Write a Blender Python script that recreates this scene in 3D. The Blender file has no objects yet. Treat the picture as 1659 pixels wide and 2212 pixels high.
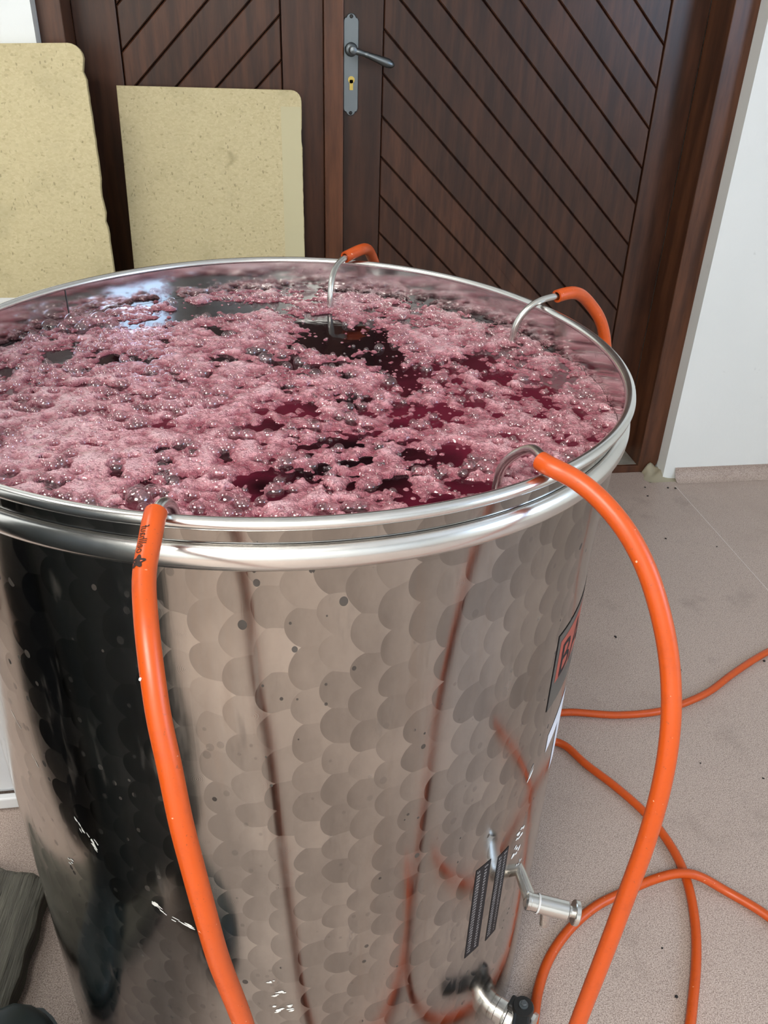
import bpy, bmesh, math, random
import numpy as np
from math import pi, sin, cos, radians as rad
from mathutils import Vector, Matrix
random.seed(7); rng = np.random.default_rng(11)
S = bpy.context.scene
COL = S.collection

# ------------------------------------------------------------------ camera, world, light, exposure
cam_d = bpy.data.cameras.new('camera'); cam = bpy.data.objects.new('camera', cam_d); COL.objects.link(cam)
cam_d.sensor_fit = 'VERTICAL'; cam_d.sensor_height = 36.0; cam_d.sensor_width = 27.0
cam_d.lens = 1800.0/2212*36.0; cam_d.clip_start = .02
RM = [[0.9898692, -0.0471868, 0.1339117], [-0.1389578, -0.5156018, 0.8454854], [0.0291494, -0.8555280, -0.5169353]]
cam.matrix_world = Matrix(((RM[0][0], -RM[0][1], -RM[0][2], 0), (RM[1][0], -RM[1][1], -RM[1][2], 0),
                           (RM[2][0], -RM[2][1], -RM[2][2], 1.3), (0, 0, 0, 1)))
S.camera = cam
S.view_settings.view_transform = 'Standard'; S.view_settings.look = 'None'
S.view_settings.gamma = 1; S.view_settings.use_curve_mapping = False
S.view_settings.exposure = 0.0
S.cycles.max_bounces = 10; S.cycles.diffuse_bounces = 4; S.cycles.glossy_bounces = 6
S.cycles.transparent_max_bounces = 24; S.cycles.caustics_reflective = False; S.cycles.caustics_refractive = False
S.cycles.sample_clamp_indirect = 6
W = bpy.data.worlds.new('world'); S.world = W; W.use_nodes = True
W.node_tree.nodes['Background'].inputs[0].default_value = (.75, .86, 1, 1)
W.node_tree.nodes['Background'].inputs[1].default_value = 1.0

def area(name, loc, target, sx, sy, power, color):
    l = bpy.data.lights.new(name, 'AREA'); l.shape = 'RECTANGLE' if sx != sy else 'DISK'; l.size = sx; l.size_y = sy
    l.energy = power; l.color = color
    o = bpy.data.objects.new(name, l); COL.objects.link(o); o.location = loc
    o.rotation_euler = (Vector(target)-Vector(loc)).to_track_quat('-Z', 'Y').to_euler()
    return o
LAMP_A = (-.80, -1.25, 2.62); LAMP_B = (-1.05, .95, 2.62)
area('ceiling_lamp_light', LAMP_A, (LAMP_A[0], LAMP_A[1], 0), 1.35, 1.35, 92, (1, .96, .90))
area('ceiling_lamp_light', LAMP_B, (LAMP_B[0], LAMP_B[1], 0), .40, .40, 9, (1, .96, .89))
area('window_daylight', (2.55, -.55, 1.65), (0, -.2, 1.2), 1.3, 1.1, 34, (.52, .72, 1))

# ------------------------------------------------------------------ helpers
def tag(o, label=None, cat=None, group=None, kind=None):
    if label: o['label'] = label
    if cat: o['category'] = cat
    if group: o['group'] = group
    if kind: o['kind'] = kind
    return o
def empty(name, loc=(0, 0, 0), rot=(0, 0, 0), parent=None):
    o = bpy.data.objects.new(name, None); COL.objects.link(o); o.location = loc; o.rotation_euler = rot
    o.empty_display_size = .05
    if parent: o.parent = parent
    return o
def link(name, me, m=None, parent=None, smooth=False):
    if m is not None and not me.materials: me.materials.append(m)
    if smooth is True: me.shade_smooth()
    elif smooth: me.shade_smooth(); me.set_sharp_from_angle(angle=rad(smooth))
    o = bpy.data.objects.new(name, me); COL.objects.link(o)
    if parent: o.parent = parent
    return o
def mesh(name, v, f, m=None, parent=None, smooth=False):
    me = bpy.data.meshes.new(name); me.from_pydata([tuple(p) for p in v], [], f); me.update()
    bm = bmesh.new(); bm.from_mesh(me); bmesh.ops.recalc_face_normals(bm, faces=bm.faces); bm.to_mesh(me); bm.free()
    return link(name, me, m, parent, smooth)
class MB:
    def __init__(s): s.v = []; s.f = []
    def add(s, v, f):
        n = len(s.v); s.v += [tuple(p) for p in v]; s.f += [tuple(i+n for i in q) for q in f]; return s
    def box(s, x0, x1, y0, y1, z0, z1, c=0.0, M=None):
        if c > 0:
            v = []; f = []
            bm = bmesh.new(); bmesh.ops.create_cube(bm, size=1)
            for p in bm.verts: p.co = Vector((x0+(p.co.x+.5)*(x1-x0), y0+(p.co.y+.5)*(y1-y0), z0+(p.co.z+.5)*(z1-z0)))
            bmesh.ops.bevel(bm, geom=bm.edges[:], offset=c, segments=2, affect='EDGES', profile=.5)
            bm.verts.index_update()
            v = [p.co.copy() for p in bm.verts]; f = [[q.index for q in a.verts] for a in bm.faces]; bm.free()
        else:
            v = [Vector(p) for p in ((x0, y0, z0), (x1, y0, z0), (x1, y1, z0), (x0, y1, z0), (x0, y0, z1), (x1, y0, z1), (x1, y1, z1), (x0, y1, z1))]
            f = [(0, 3, 2, 1), (4, 5, 6, 7), (0, 1, 5, 4), (1, 2, 6, 5), (2, 3, 7, 6), (3, 0, 4, 7)]
        if M is not None: v = [M @ Vector(p) for p in v]
        return s.add(v, f)
    def lathe(s, prof, n=24, M=None, cap=True):
        v = []; f = []
        for (r, z) in prof:
            for i in range(n):
                a = 2*pi*i/n; v.append(Vector((r*cos(a), r*sin(a), z)))
        for j in range(len(prof)-1):
            for i in range(n):
                k = (i+1) % n; f.append((j*n+i, j*n+k, (j+1)*n+k, (j+1)*n+i))
        if cap:
            f.append(tuple(range(n))[::-1]); f.append(tuple((len(prof)-1)*n+i for i in range(n)))
        if M is not None: v = [M @ p for p in v]
        return s.add(v, f)
    def prism(s, poly, axis, d0, d1, c=0.0):
        """poly of 2D points; axis 'y': (x,z) extruded in y; chamfer c at the d0 face"""
        n = len(poly)
        if c > 0:
            P = [Vector(p) for p in poly]; ins = []
            area2 = sum(P[i].x*P[(i+1) % n].y-P[(i+1) % n].x*P[i].y for i in range(n))
            sg = 1 if area2 > 0 else -1
            for i in range(n):
                a = (P[i]-P[i-1]).normalized(); b = (P[(i+1) % n]-P[i]).normalized()
                na = Vector((-a.y, a.x))*sg; nb = Vector((-b.y, b.x))*sg
                h = (na+nb); h = h/max(.35, (1+na.dot(nb))) ; ins.append(P[i]+h*c)
            dd = c if d1 > d0 else -c
            rings = [(ins, d0), (poly, d0+dd), (poly, d1)]
        else: rings = [(poly, d0), (poly, d1)]
        v = []; f = []
        for (pp, d) in rings:
            for p in pp: v.append((p[0], d, p[1]) if axis == 'y' else (p[0], p[1], d))
        for j in range(len(rings)-1):
            for i in range(n): k = (i+1) % n; f.append((j*n+i, j*n+k, (j+1)*n+k, (j+1)*n+i))
        f.append(tuple(range(n))); f.append(tuple((len(rings)-1)*n+i for i in range(n)))
        return s.add(v, f)
    def build(s, name, m, parent=None, smooth=False): return mesh(name, s.v, s.f, m, parent, smooth)
def axis_mat(a, b):
    a = Vector(a); d = Vector(b)-a
    return Matrix.Translation(a) @ d.to_track_quat('Z', 'Y').to_matrix().to_4x4()

def spline(pts, step=.006):
    P = [np.array(p, float) for p in pts]; P = [2*P[0]-P[1]]+P+[2*P[-1]-P[-2]]
    out = []
    for i in range(1, len(P)-2):
        p0, p1, p2, p3 = P[i-1:i+3]; L = np.linalg.norm(p2-p1); n = max(2, int(L/step))
        # centripetal Catmull-Rom
        t0 = 0; t1 = t0+max(1e-6, np.linalg.norm(p1-p0)**.5); t2 = t1+max(1e-6, L**.5); t3 = t2+max(1e-6, np.linalg.norm(p3-p2)**.5)
        for t in np.linspace(t1, t2, n, endpoint=False):
            a1 = (t1-t)/(t1-t0)*p0+(t-t0)/(t1-t0)*p1; a2 = (t2-t)/(t2-t1)*p1+(t-t1)/(t2-t1)*p2; a3 = (t3-t)/(t3-t2)*p2+(t-t2)/(t3-t2)*p3
            b1 = (t2-t)/(t2-t0)*a1+(t-t0)/(t2-t0)*a2; b2 = (t3-t)/(t3-t1)*a2+(t-t1)/(t3-t1)*a3
            out.append((t2-t)/(t2-t1)*b1+(t-t1)/(t2-t1)*b2)
    out.append(P[-2]); C = np.array(out)
    for _ in range(2): C[1:-1] = .25*C[:-2]+.5*C[1:-1]+.25*C[2:]
    return C
def frames(C):
    T = np.gradient(C, axis=0); T /= np.linalg.norm(T, axis=1)[:, None]
    n = np.cross(T[0], [0, 0, 1.]);
    if np.linalg.norm(n) < .1: n = np.cross(T[0], [1., 0, 0])
    n /= np.linalg.norm(n); N = [n]
    for i in range(1, len(C)):
        n = N[-1]-T[i]*(N[-1] @ T[i]); n /= np.linalg.norm(n); N.append(n)
    N = np.array(N); return T, N, np.cross(T, N)
def tube(mb, C, r, n=16, bore=0.0, cap=True):
    """sweep; bore>0 leaves the start open with a wall, 20 mm deep"""
    T, N, B = frames(C); v = []; f = []
    R = np.full(len(C), r) if np.isscalar(r) else np.asarray(r)
    for i in range(len(C)):
        for k in range(n):
            a = 2*pi*k/n; v.append(C[i]+R[i]*(cos(a)*N[i]+sin(a)*B[i]))
    for i in range(len(C)-1):
        for k in range(n): q = (k+1) % n; f.append((i*n+k, i*n+q, (i+1)*n+q, (i+1)*n+k))
    m = len(v); f.append(tuple((len(C)-1)*n+k for k in range(n)))
    if bore > 0:
        for i in (0, 3):
            for k in range(n):
                a = 2*pi*k/n; v.append(C[i]+bore*(cos(a)*N[i]+sin(a)*B[i]))
        for k in range(n): q = (k+1) % n; f.append((k, q, m+q, m+k)); f.append((m+k, m+q, m+n+q, m+n+k))
        f.append(tuple(m+n+k for k in range(n)))
    else: f.append(tuple(range(n))[::-1])
    return mb.add(v, f)
def text_mesh(txt, size):
    c = bpy.data.curves.new('lettering', 'FONT'); c.body = txt; c.size = size; c.resolution_u = 2
    o = bpy.data.objects.new('lettering', c); COL.objects.link(o)
    dg = bpy.context.evaluated_depsgraph_get(); me = bpy.data.meshes.new_from_object(o.evaluated_get(dg))
    v = [tuple(p.co) for p in me.vertices]; f = [tuple(p.vertices) for p in me.polygons]
    bpy.data.objects.remove(o); bpy.data.curves.remove(c); bpy.data.meshes.remove(me)
    return v, f

# ------------------------------------------------------------------ material helpers
class NT:
    def __init__(s, name):
        s.m = bpy.data.materials.new(name); s.m.use_nodes = True; s.t = s.m.node_tree; s.n = s.t.nodes
        s.b = s.n['Principled BSDF']; s.out = s.n['Material Output']
    def new(s, typ, **k):
        q = s.n.new(typ)
        for a, b in k.items(): setattr(q, a, b)
        return q
    def put(s, sock, val):
        if hasattr(val, 'is_linked') or isinstance(val, bpy.types.NodeSocket): s.t.links.new(val, sock)
        elif isinstance(val, (tuple, list)) and len(val) == 3 and sock.type == 'RGBA': sock.default_value = (*val, 1)
        else: sock.default_value = val
    def math(s, op, a, b=None, c=None, clamp=False):
        q = s.new('ShaderNodeMath', operation=op, use_clamp=clamp); s.put(q.inputs[0], a)
        if b is not None: s.put(q.inputs[1], b)
        if c is not None: s.put(q.inputs[2], c)
        return q.outputs[0]
    def mix(s, fac, a, b, mode='MIX'):
        q = s.new('ShaderNodeMix', data_type='RGBA', blend_type=mode); s.put(q.inputs[0], fac); s.put(q.inputs[6], a); s.put(q.inputs[7], b); return q.outputs[2]
    def mixf(s, fac, a, b):
        q = s.new('ShaderNodeMix', data_type='FLOAT'); s.put(q.inputs[0], fac); s.put(q.inputs[2], a); s.put(q.inputs[3], b); return q.outputs[0]
    def coord(s, which='Object', scale=None, rot=None):
        q = s.new('ShaderNodeTexCoord').outputs[which]
        if scale is None and rot is None: return q
        mp = s.new('ShaderNodeMapping'); s.put(mp.inputs[0], q)
        if scale is not None: mp.inputs['Scale'].default_value = scale
        if rot is not None: mp.inputs['Rotation'].default_value = rot
        return mp.outputs[0]
    def noise(s, vec, scale, detail=4, rough=.55, col=False):
        q = s.new('ShaderNodeTexNoise'); s.put(q.inputs['Vector'], vec); q.inputs['Scale'].default_value = scale
        q.inputs['Detail'].default_value = detail; q.inputs['Roughness'].default_value = rough
        return q.outputs['Color' if col else 'Fac']
    def voro(s, vec, scale, feature='F1', rnd=1.0):
        q = s.new('ShaderNodeTexVoronoi', feature=feature); s.put(q.inputs['Vector'], vec); q.inputs['Scale'].default_value = scale
        q.inputs['Randomness'].default_value = rnd; return q
    def ramp(s, fac, *stops):
        q = s.new('ShaderNodeValToRGB'); s.put(q.inputs[0], fac); e = q.color_ramp.elements
        while len(e) < len(stops): e.new(.5)
        for el, (p, c) in zip(e, stops):
            el.position = p; el.color = (*c, 1) if isinstance(c, tuple) else (c, c, c, 1)
        return q.outputs[0]
    def sstep(s, v, a, b, o0=0., o1=1.):
        q = s.new('ShaderNodeMapRange', interpolation_type='SMOOTHSTEP'); s.put(q.inputs[0], v)
        for i, x in zip((1, 2, 3, 4), (a, b, o0, o1)): s.put(q.inputs[i], x)
        return q.outputs[0]
    def bump(s, h, strength=.3, dist=.002, normal=None):
        q = s.new('ShaderNodeBump'); s.put(q.inputs['Height'], h); q.inputs['Strength'].default_value = strength; q.inputs['Distance'].default_value = dist
        if normal is not None: s.put(q.inputs['Normal'], normal)
        return q.outputs[0]
    def set(s, **k):
        for a, v in k.items():
            nm = {'color': 'Base Color', 'rough': 'Roughness', 'metal': 'Metallic', 'normal': 'Normal', 'spec': 'Specular IOR Level', 'coat': 'Coat Weight',
                  'coat_rough': 'Coat Roughness', 'ior': 'IOR', 'trans': 'Transmission Weight', 'sss': 'Subsurface Weight', 'emit': 'Emission Color', 'estr': 'Emission Strength', 'alpha': 'Alpha'}[a]
            s.put(s.b.inputs[nm], v)
        return s
def simple(name, color, rough=.5, metal=0., **k):
    n = NT(name); n.set(color=color, rough=rough, metal=metal, **k); return n.m
def srgb(r, g, b):
    f = lambda c: (c/255/12.92) if c/255 <= .04045 else ((c/255+.055)/1.055)**2.4
    return (f(r), f(g), f(b))

def mat_wall():
    n = NT('white_painted_plaster'); co = n.coord()
    a = n.noise(co, 3, 6, .6); b = n.noise(co, 30, 4)
    sc = n.sstep(n.noise(co, 14, 3, .7), .70, .78)
    c = n.mix(a, (.80, .83, .82), (.88, .90, .89)); c = n.mix(n.math('MULTIPLY', sc, .35), c, (.35, .37, .37))
    n.set(color=c, rough=.55, normal=n.bump(b, .25, .003)); return n.m
def mat_floor():
    n = NT('speckled_vinyl'); co = n.coord()
    sp = n.noise(co, 560, 2, .7); sp2 = n.voro(co, 640).outputs['Color']
    g = n.new('ShaderNodeSeparateColor'); n.put(g.inputs[0], sp2)
    c = n.ramp(sp, (.30, srgb(108, 92, 82)), (.46, srgb(168, 150, 140)), (.56, srgb(188, 171, 161)), (.72, srgb(216, 203, 194)))
    c = n.mix(n.math('MULTIPLY', n.sstep(g.outputs[0], .80, .95), .45), c, srgb(108, 90, 84))
    big = n.noise(co, 2.2, 5, .6); c = n.mix(n.sstep(big, .45, .75, 0, .35), c, srgb(150, 132, 122))
    st = n.sstep(n.noise(co, 6, 4, .65), .56, .74, 0, .32); c = n.mix(st, c, srgb(120, 104, 96))
    n.set(color=c, rough=n.mixf(big, .38, .55), spec=.4, normal=n.bump(sp, .08, .001)); return n.m
def mat_wood(name, scale, rot=None, dark=(.022, .0085, .005), light=(.075, .028, .014), rough=.33):
    n = NT(name); co = n.coord('Object', scale, rot)
    w = n.noise(co, 1.0, 5, .6); fine = n.noise(co, 6, 3, .6)
    oi = n.new('ShaderNodeObjectInfo').outputs['Random']
    c = n.mix(n.sstep(w, .3, .72), dark, light)
    c = n.mix(n.math('MULTIPLY', fine, .35), c, (.012, .005, .003))
    hsv = n.new('ShaderNodeHueSaturation'); n.put(hsv.inputs['Color'], c); n.put(hsv.inputs['Value'], n.math('MULTIPLY_ADD', oi, .55, .72))
    n.set(color=hsv.outputs[0], rough=rough, spec=.45, normal=n.bump(fine, .12, .001)); return n.m
def mat_chip():
    n = NT('chipboard'); co = n.coord()
    a = n.noise(n.coord('Object', (1, 1, 1)), 5, 4)
    fl = n.voro(n.coord('Object', (170, 170, 250), (0, .5, 0)), 1.0).outputs['Color']; fl2 = n.voro(n.coord('Object', (360, 150, 170), (0, .3, 0)), 1.0).outputs['Color']
    s1 = n.new('ShaderNodeSeparateColor'); n.put(s1.inputs[0], fl); s2 = n.new('ShaderNodeSeparateColor'); n.put(s2.inputs[0], fl2)
    c = n.mix(s1.outputs[0], srgb(192, 177, 136), srgb(207, 193, 154))
    c = n.mix(n.math('MULTIPLY', s2.outputs[1], .5), c, srgb(199, 186, 143))
    c = n.mix(n.sstep(s1.outputs[1], .95, 1.0, 0, .30), c, srgb(122, 104, 66))
    c = n.mix(n.sstep(s2.outputs[2], .985, .995, 0, .4), c, srgb(88, 70, 40))
    c = n.mix(n.sstep(a, .52, .72, 0, .45), c, srgb(150, 141, 106))
    c = n.mix(n.sstep(n.noise(co, 9, 3, .7), .63, .74, 0, .5), c, srgb(128, 115, 80))
    n.set(color=c, rough=.62, spec=.35, normal=n.bump(s1.outputs[0], .12, .0008)); return n.m
def mat_hose():
    n = NT('orange_rubber'); co = n.coord()
    d = n.noise(co, 60, 4, .7); d2 = n.noise(co, 300, 2, .6)
    c = n.mix(n.sstep(d, .50, .78, 0, .5), (.53, .074, .006), (.37, .053, .008))
    c = n.mix(n.sstep(d2, .66, .74, 0, .6), c, (.22, .05, .02))
    c = n.mix(n.sstep(n.noise(co, 180, 2), .72, .77, 0, .8), c, (.85, .5, .35))
    n.set(color=c, rough=n.mixf(d, .27, .48), spec=.5); return n.m
def mat_steel(name, base=(.60, .60, .58), rough=.18, brushed=None):
    n = NT(name); co = n.coord()
    a = n.noise(co, 25, 4, .6)
    r = n.mixf(a, rough*.7, rough*1.4)
    n.set(color=n.mix(a, tuple(c*.88 for c in base), base), metal=1., rough=r)
    if brushed is not None: n.set(normal=n.bump(n.noise(n.coord('Object', brushed), 1, 3), .08, .0006))
    return n.m
CW = 2*pi/90*.3585; DH = .0385; DR = .0225
def mat_scaled_steel():
    """circle-ground tank steel: overlapping ground discs in columns round the wall"""
    n = NT('circle_ground_steel'); co = n.coord()
    s = n.new('ShaderNodeSeparateXYZ'); n.put(s.inputs[0], co); x, y, z = s.outputs
    th = n.math('ARCTAN2', y, x)
    w1 = n.math('SUBTRACT', n.noise(co, 9, 2), .5); w2 = n.math('SUBTRACT', n.noise(n.coord('Object', (9, 9, 4)), 1.3, 2), .5)
    u = n.math('ADD', n.math('MULTIPLY', th, 90/(2*pi)), n.math('MULTIPLY', w1, .9))
    v = n.math('ADD', n.math('DIVIDE', z, DH), n.math('MULTIPLY', w2, 1.1))
    fu = n.math('FLOOR', u); res = None
    for j in (-1, 0, 1):
        k = n.math('ADD', fu, j); du = n.math('MULTIPLY', n.math('SUBTRACT', u, k), CW)
        rk = n.new('ShaderNodeTexWhiteNoise', noise_dimensions='1D'); n.put(rk.inputs['W'], k)
        vv = n.math('ADD', v, n.math('ADD', n.math('MULTIPLY', n.math('FLOORED_MODULO', k, 2.), .5), n.math('MULTIPLY', rk.outputs['Value'], .22)))
        rv = n.math('ROUND', vv); dv = n.math('MULTIPLY', n.math('SUBTRACT', vv, rv), DH)
        dist = n.math('SQRT', n.math('ADD', n.math('MULTIPLY', du, du), n.math('MULTIPLY', dv, dv)))
        ins = n.math('LESS_THAN', dist, DR)
        wn = n.new('ShaderNodeTexWhiteNoise', noise_dimensions='2D'); cx = n.new('ShaderNodeCombineXYZ'); n.put(cx.inputs[0], k); n.put(cx.inputs[1], rv)
        n.put(wn.inputs['Vector'], cx.outputs[0])
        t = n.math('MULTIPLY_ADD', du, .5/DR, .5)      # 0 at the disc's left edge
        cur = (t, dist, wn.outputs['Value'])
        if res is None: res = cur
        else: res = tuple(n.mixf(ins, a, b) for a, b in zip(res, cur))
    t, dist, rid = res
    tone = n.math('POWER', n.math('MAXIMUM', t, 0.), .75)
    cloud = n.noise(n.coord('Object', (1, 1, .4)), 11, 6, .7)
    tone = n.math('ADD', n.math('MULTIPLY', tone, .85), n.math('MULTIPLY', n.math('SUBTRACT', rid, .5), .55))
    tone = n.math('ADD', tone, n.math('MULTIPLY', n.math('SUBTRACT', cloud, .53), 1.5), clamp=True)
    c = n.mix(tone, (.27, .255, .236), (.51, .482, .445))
    # drips, spots and smears of dried wine
    dr = n.noise(n.coord('Object', (40, 40, 7)), 1, 3, .6); dmask = n.sstep(dr, .60, .76, 0, .6)
    vo = n.voro(n.coord('Object', (80, 80, 62)), 1.0); g = n.new('ShaderNodeSeparateColor'); n.put(g.inputs[0], vo.outputs['Color'])
    spot = n.math('MULTIPLY', n.math('LESS_THAN', vo.outputs['Distance'], n.math('MULTIPLY', g.outputs[1], .30)), n.math('GREATER_THAN', g.outputs[0], .55))
    col = n.math('GREATER_THAN', n.noise(n.coord('Object', (14, 14, .8)), 1, 2), .52); spot = n.math('MULTIPLY', spot, n.math('ADD', n.math('MULTIPLY', col, .8), .2))
    c = n.mix(n.sstep(n.noise(n.coord('Object', (30, 30, 3)), 1, 4, .7), .5, .75, 0, .55), c, (.33, .285, .245)); c = n.mix(dmask, c, (.22, .185, .16)); c = n.mix(n.math('MULTIPLY', spot, .85), c, (.06, .05, .045))
    brush = n.noise(n.coord('Object', (120, 120, 1.5)), 1, 3)
    ring = n.math('SINE', n.math('MULTIPLY', dist, 2*pi/.0016)); rfade = n.math('MULTIPLY', n.math('SUBTRACT', 1., n.math('DIVIDE', dist, DR*.42), clamp=True), n.math('GREATER_THAN', rid, .55))
    h = n.math('ADD', n.math('MULTIPLY', n.math('MULTIPLY', ring, rfade), .12), n.math('MULTIPLY', t, n.math('MULTIPLY_ADD', rid, .9, .5)))
    h = n.math('ADD', h, n.math('MULTIPLY', brush, .5))
    ro = n.math('ADD', n.mixf(tone, .10, .22), n.math('ADD', n.math('MULTIPLY', spot, .4), n.math('MULTIPLY', dmask, .2)))
    n.set(color=c, metal=n.math('SUBTRACT', 1., n.math('ADD', n.math('MULTIPLY', spot, .25), n.math('MULTIPLY', dmask, .3))), rough=ro, normal=n.bump(h, .12, .0006)); return n.m
def mat_inner():
    n = NT('wine_splashed_steel'); co = n.coord()
    s = n.sstep(n.noise(n.coord('Object', (18, 18, 30)), 1, 4, .65), .58, .70, 0, .55)
    n.set(color=n.mix(s, (.72, .70, .69), (.30, .09, .13)), metal=n.math('SUBTRACT', 1., n.math('MULTIPLY', s, .5)), rough=n.mixf(s, .10, .25)); return n.m
def mat_wine():
    n = NT('young_red_wine'); co = n.coord()
    a = n.noise(co, 6.5, 3, .55); s = n.new('ShaderNodeSeparateXYZ'); n.put(s.inputs[0], co)
    lees = n.math('ADD', n.sstep(a, .42, .62), n.sstep(s.outputs[0], .10, .22), clamp=True)
    clear = n.sstep(n.math('ADD', s.outputs[1], n.math('MULTIPLY', a, .2)), .10, .20)
    lees = n.math('MULTIPLY', lees, n.math('SUBTRACT', 1., n.math('MULTIPLY', clear, .85)))
    c = n.mix(lees, (.007, .0015, .003), (.105, .010, .024))
    n.set(color=c, rough=.06, ior=1.34, spec=.5, normal=n.bump(n.noise(co, 26, 2), .12, .004)); return n.m
def mat_froth():
    n = NT('wine_froth'); co = n.coord()
    at = n.new('ShaderNodeAttribute'); at.attribute_name = 'thickness'; th = at.outputs['Fac']
    v1 = n.voro(co, 480); v2 = n.voro(co, 1000); big = n.noise(co, 18, 4, .6)
    c = n.mix(n.sstep(th, .05, .75), (.28, .055, .085), (.64, .30, .345))
    c = n.mix(n.sstep(n.math('ADD', th, n.math('MULTIPLY', big, .5)), .85, 1.35, 0, .8), c, (.84, .55, .60))
    g = n.new('ShaderNodeSeparateColor'); n.put(g.inputs[0], v1.outputs['Color'])
    c = n.mix(n.sstep(g.outputs[0], .70, .95, 0, .6), c, (.20, .045, .07))
    dm = lambda q: n.math('SUBTRACT', 1., n.math('MULTIPLY', n.math('MULTIPLY', q, q), 2.2), clamp=True)
    h = n.math('ADD', dm(v1.outputs['Distance']), n.math('MULTIPLY', dm(v2.outputs['Distance']), .45))
    n.set(color=c, rough=.24, spec=.6, coat=.9, coat_rough=.035, normal=n.bump(h, .8, .0011)); return n.m
def mat_bubble():
    n = NT('bubble_film'); n.n.remove(n.b)
    lw = n.new('ShaderNodeLayerWeight'); lw.inputs['Blend'].default_value = .35
    tr = n.new('ShaderNodeBsdfTransparent'); tr.inputs[0].default_value = (.965, .88, .90, 1)
    gl = n.new('ShaderNodeBsdfGlossy'); gl.inputs['Roughness'].default_value = .035; gl.inputs['Color'].default_value = (1, .97, .97, 1)
    df = n.new('ShaderNodeBsdfDiffuse'); df.inputs['Color'].default_value = (.62, .36, .41, 1)
    m1 = n.new('ShaderNodeMixShader'); n.put(m1.inputs[0], n.sstep(lw.outputs['Facing'], .45, 1., .03, .55)); n.put(m1.inputs[1], tr.outputs[0]); n.put(m1.inputs[2], df.outputs[0])
    m2 = n.new('ShaderNodeMixShader'); n.put(m2.inputs[0], n.sstep(lw.outputs['Facing'], .25, 1., .10, .36)); n.put(m2.inputs[1], m1.outputs[0]); n.put(m2.inputs[2], gl.outputs[0])
    n.put(n.out.inputs[0], m2.outputs[0]); return n.m
def mat_weathered():
    n = NT('weathered_dark_wood'); co = n.coord('Object', (60, 4, 60))
    a = n.noise(co, 1, 6, .7); b = n.noise(n.coord('Object', (160, 8, 160)), 1, 3, .7); big = n.noise(n.coord(), 9, 3)
    c = n.ramp(a, (.30, (.028, .026, .021)), (.5, (.095, .090, .073)), (.72, (.20, .19, .155)))
    c = n.mix(n.sstep(b, .28, .36, .8, 0), c, (.006, .006, .005)); c = n.mix(n.sstep(big, .5, .7, 0, .4), c, (.17, .17, .14))
    n.set(color=c, rough=.75, normal=n.bump(n.math('ADD', a, b), .8, .004)); return n.m

M = {}
M['wall'] = mat_wall(); M['floor'] = mat_floor(); M['chip'] = mat_chip(); M['hose'] = mat_hose()
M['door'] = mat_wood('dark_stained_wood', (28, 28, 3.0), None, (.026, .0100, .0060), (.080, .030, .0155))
M['door_lit'] = mat_wood('dark_stained_wood_lit', (28, 28, 3.0), None, (.055, .020, .010), (.14, .052, .024))  # lighter copy of the door wood: light on frame and astragal put into colour
M['plank_r'] = mat_wood('stained_plank', (40, 10, 4.2), (0, rad(-45), 0), (.036, .0135, .0075), (.098, .037, .0185))
M['plank_l'] = mat_wood('stained_plank_left', (40, 10, 4.2), (0, rad(45), 0), (.036, .0135, .0075), (.098, .037, .0185))
M['gap'] = simple('dark_joint_stain', (.010, .0045, .003), .7)  # near-black backing that shows through the plank joints
M['scales'] = mat_scaled_steel(); M['steel'] = mat_steel('polished_steel', (.86, .86, .84), .21)
M['pipe'] = mat_steel('stainless_tube', (.66, .66, .63), .24); M['valve'] = mat_steel('turned_steel', (.72, .71, .68), .2)
M['inner'] = mat_inner(); M['wine'] = mat_wine(); M['froth'] = mat_froth(); M['bubble'] = mat_bubble()
M['old_iron'] = mat_steel('aged_zinc', (.20, .225, .24), .38); M['brass'] = simple('brass', (.60, .45, .13), .3, 1.)
M['black'] = simple('black_plastic', (.010, .010, .010), .35); M['label'] = simple('black_label_film', (.012, .011, .013), .6, 0., spec=.25)
M['print'] = simple('white_print', (.62, .62, .62), .5); M['white_vinyl'] = simple('white_vinyl', (.80, .84, .92), .4)
M['red_print'] = simple('orange_red_print', (.38, .070, .045), .45); M['dark_film'] = simple('grey_label_film', (.075, .073, .066), .42)
M['ink'] = simple('dark_ink', (.035, .022, .02), .7, 0., spec=.2); M['residue'] = simple('dried_tape_residue', (.84, .85, .82), .8)
M['concrete'] = mat_wall(); M['white_enamel'] = simple('white_enamel', (.72, .74, .77), .3); M['white_strip'] = simple('white_plastic', (.82, .84, .86), .4)
M['old_wood'] = mat_weathered(); M['boot'] = simple('dark_teal_rubber', (.012, .026, .030), .38)
M['trousers'] = simple('dark_cloth', (.010, .011, .010), .9); M['jacket'] = simple('dark_green_cloth', (.028, .033, .029), .85)
M['skin'] = simple('skin', (.50, .27, .19), .5); M['hair'] = simple('dark_hair', (.02, .013, .009), .6)
M['crumb'] = simple('dark_crumb', (.012, .010, .010), .8); M['mortar'] = simple('yellowed_mortar', (.36, .32, .23), .9)
M['ceiling'] = simple('white_ceiling', (.80, .80, .78), .8); M['lamp_body'] = simple('lamp_housing', (.7, .7, .7), .4)
n = NT('threshold_concrete'); cc = n.coord(); n.set(color=n.mix(n.noise(cc, 30, 5, .7), srgb(96, 92, 84), srgb(168, 162, 150)), rough=.8); M['concrete'] = n.m
n = NT('lamp_diffuser'); n.set(color=(.9, .9, .9), emit=(1, .96, .89), estr=3.0); M['diffuser'] = n.m

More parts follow.
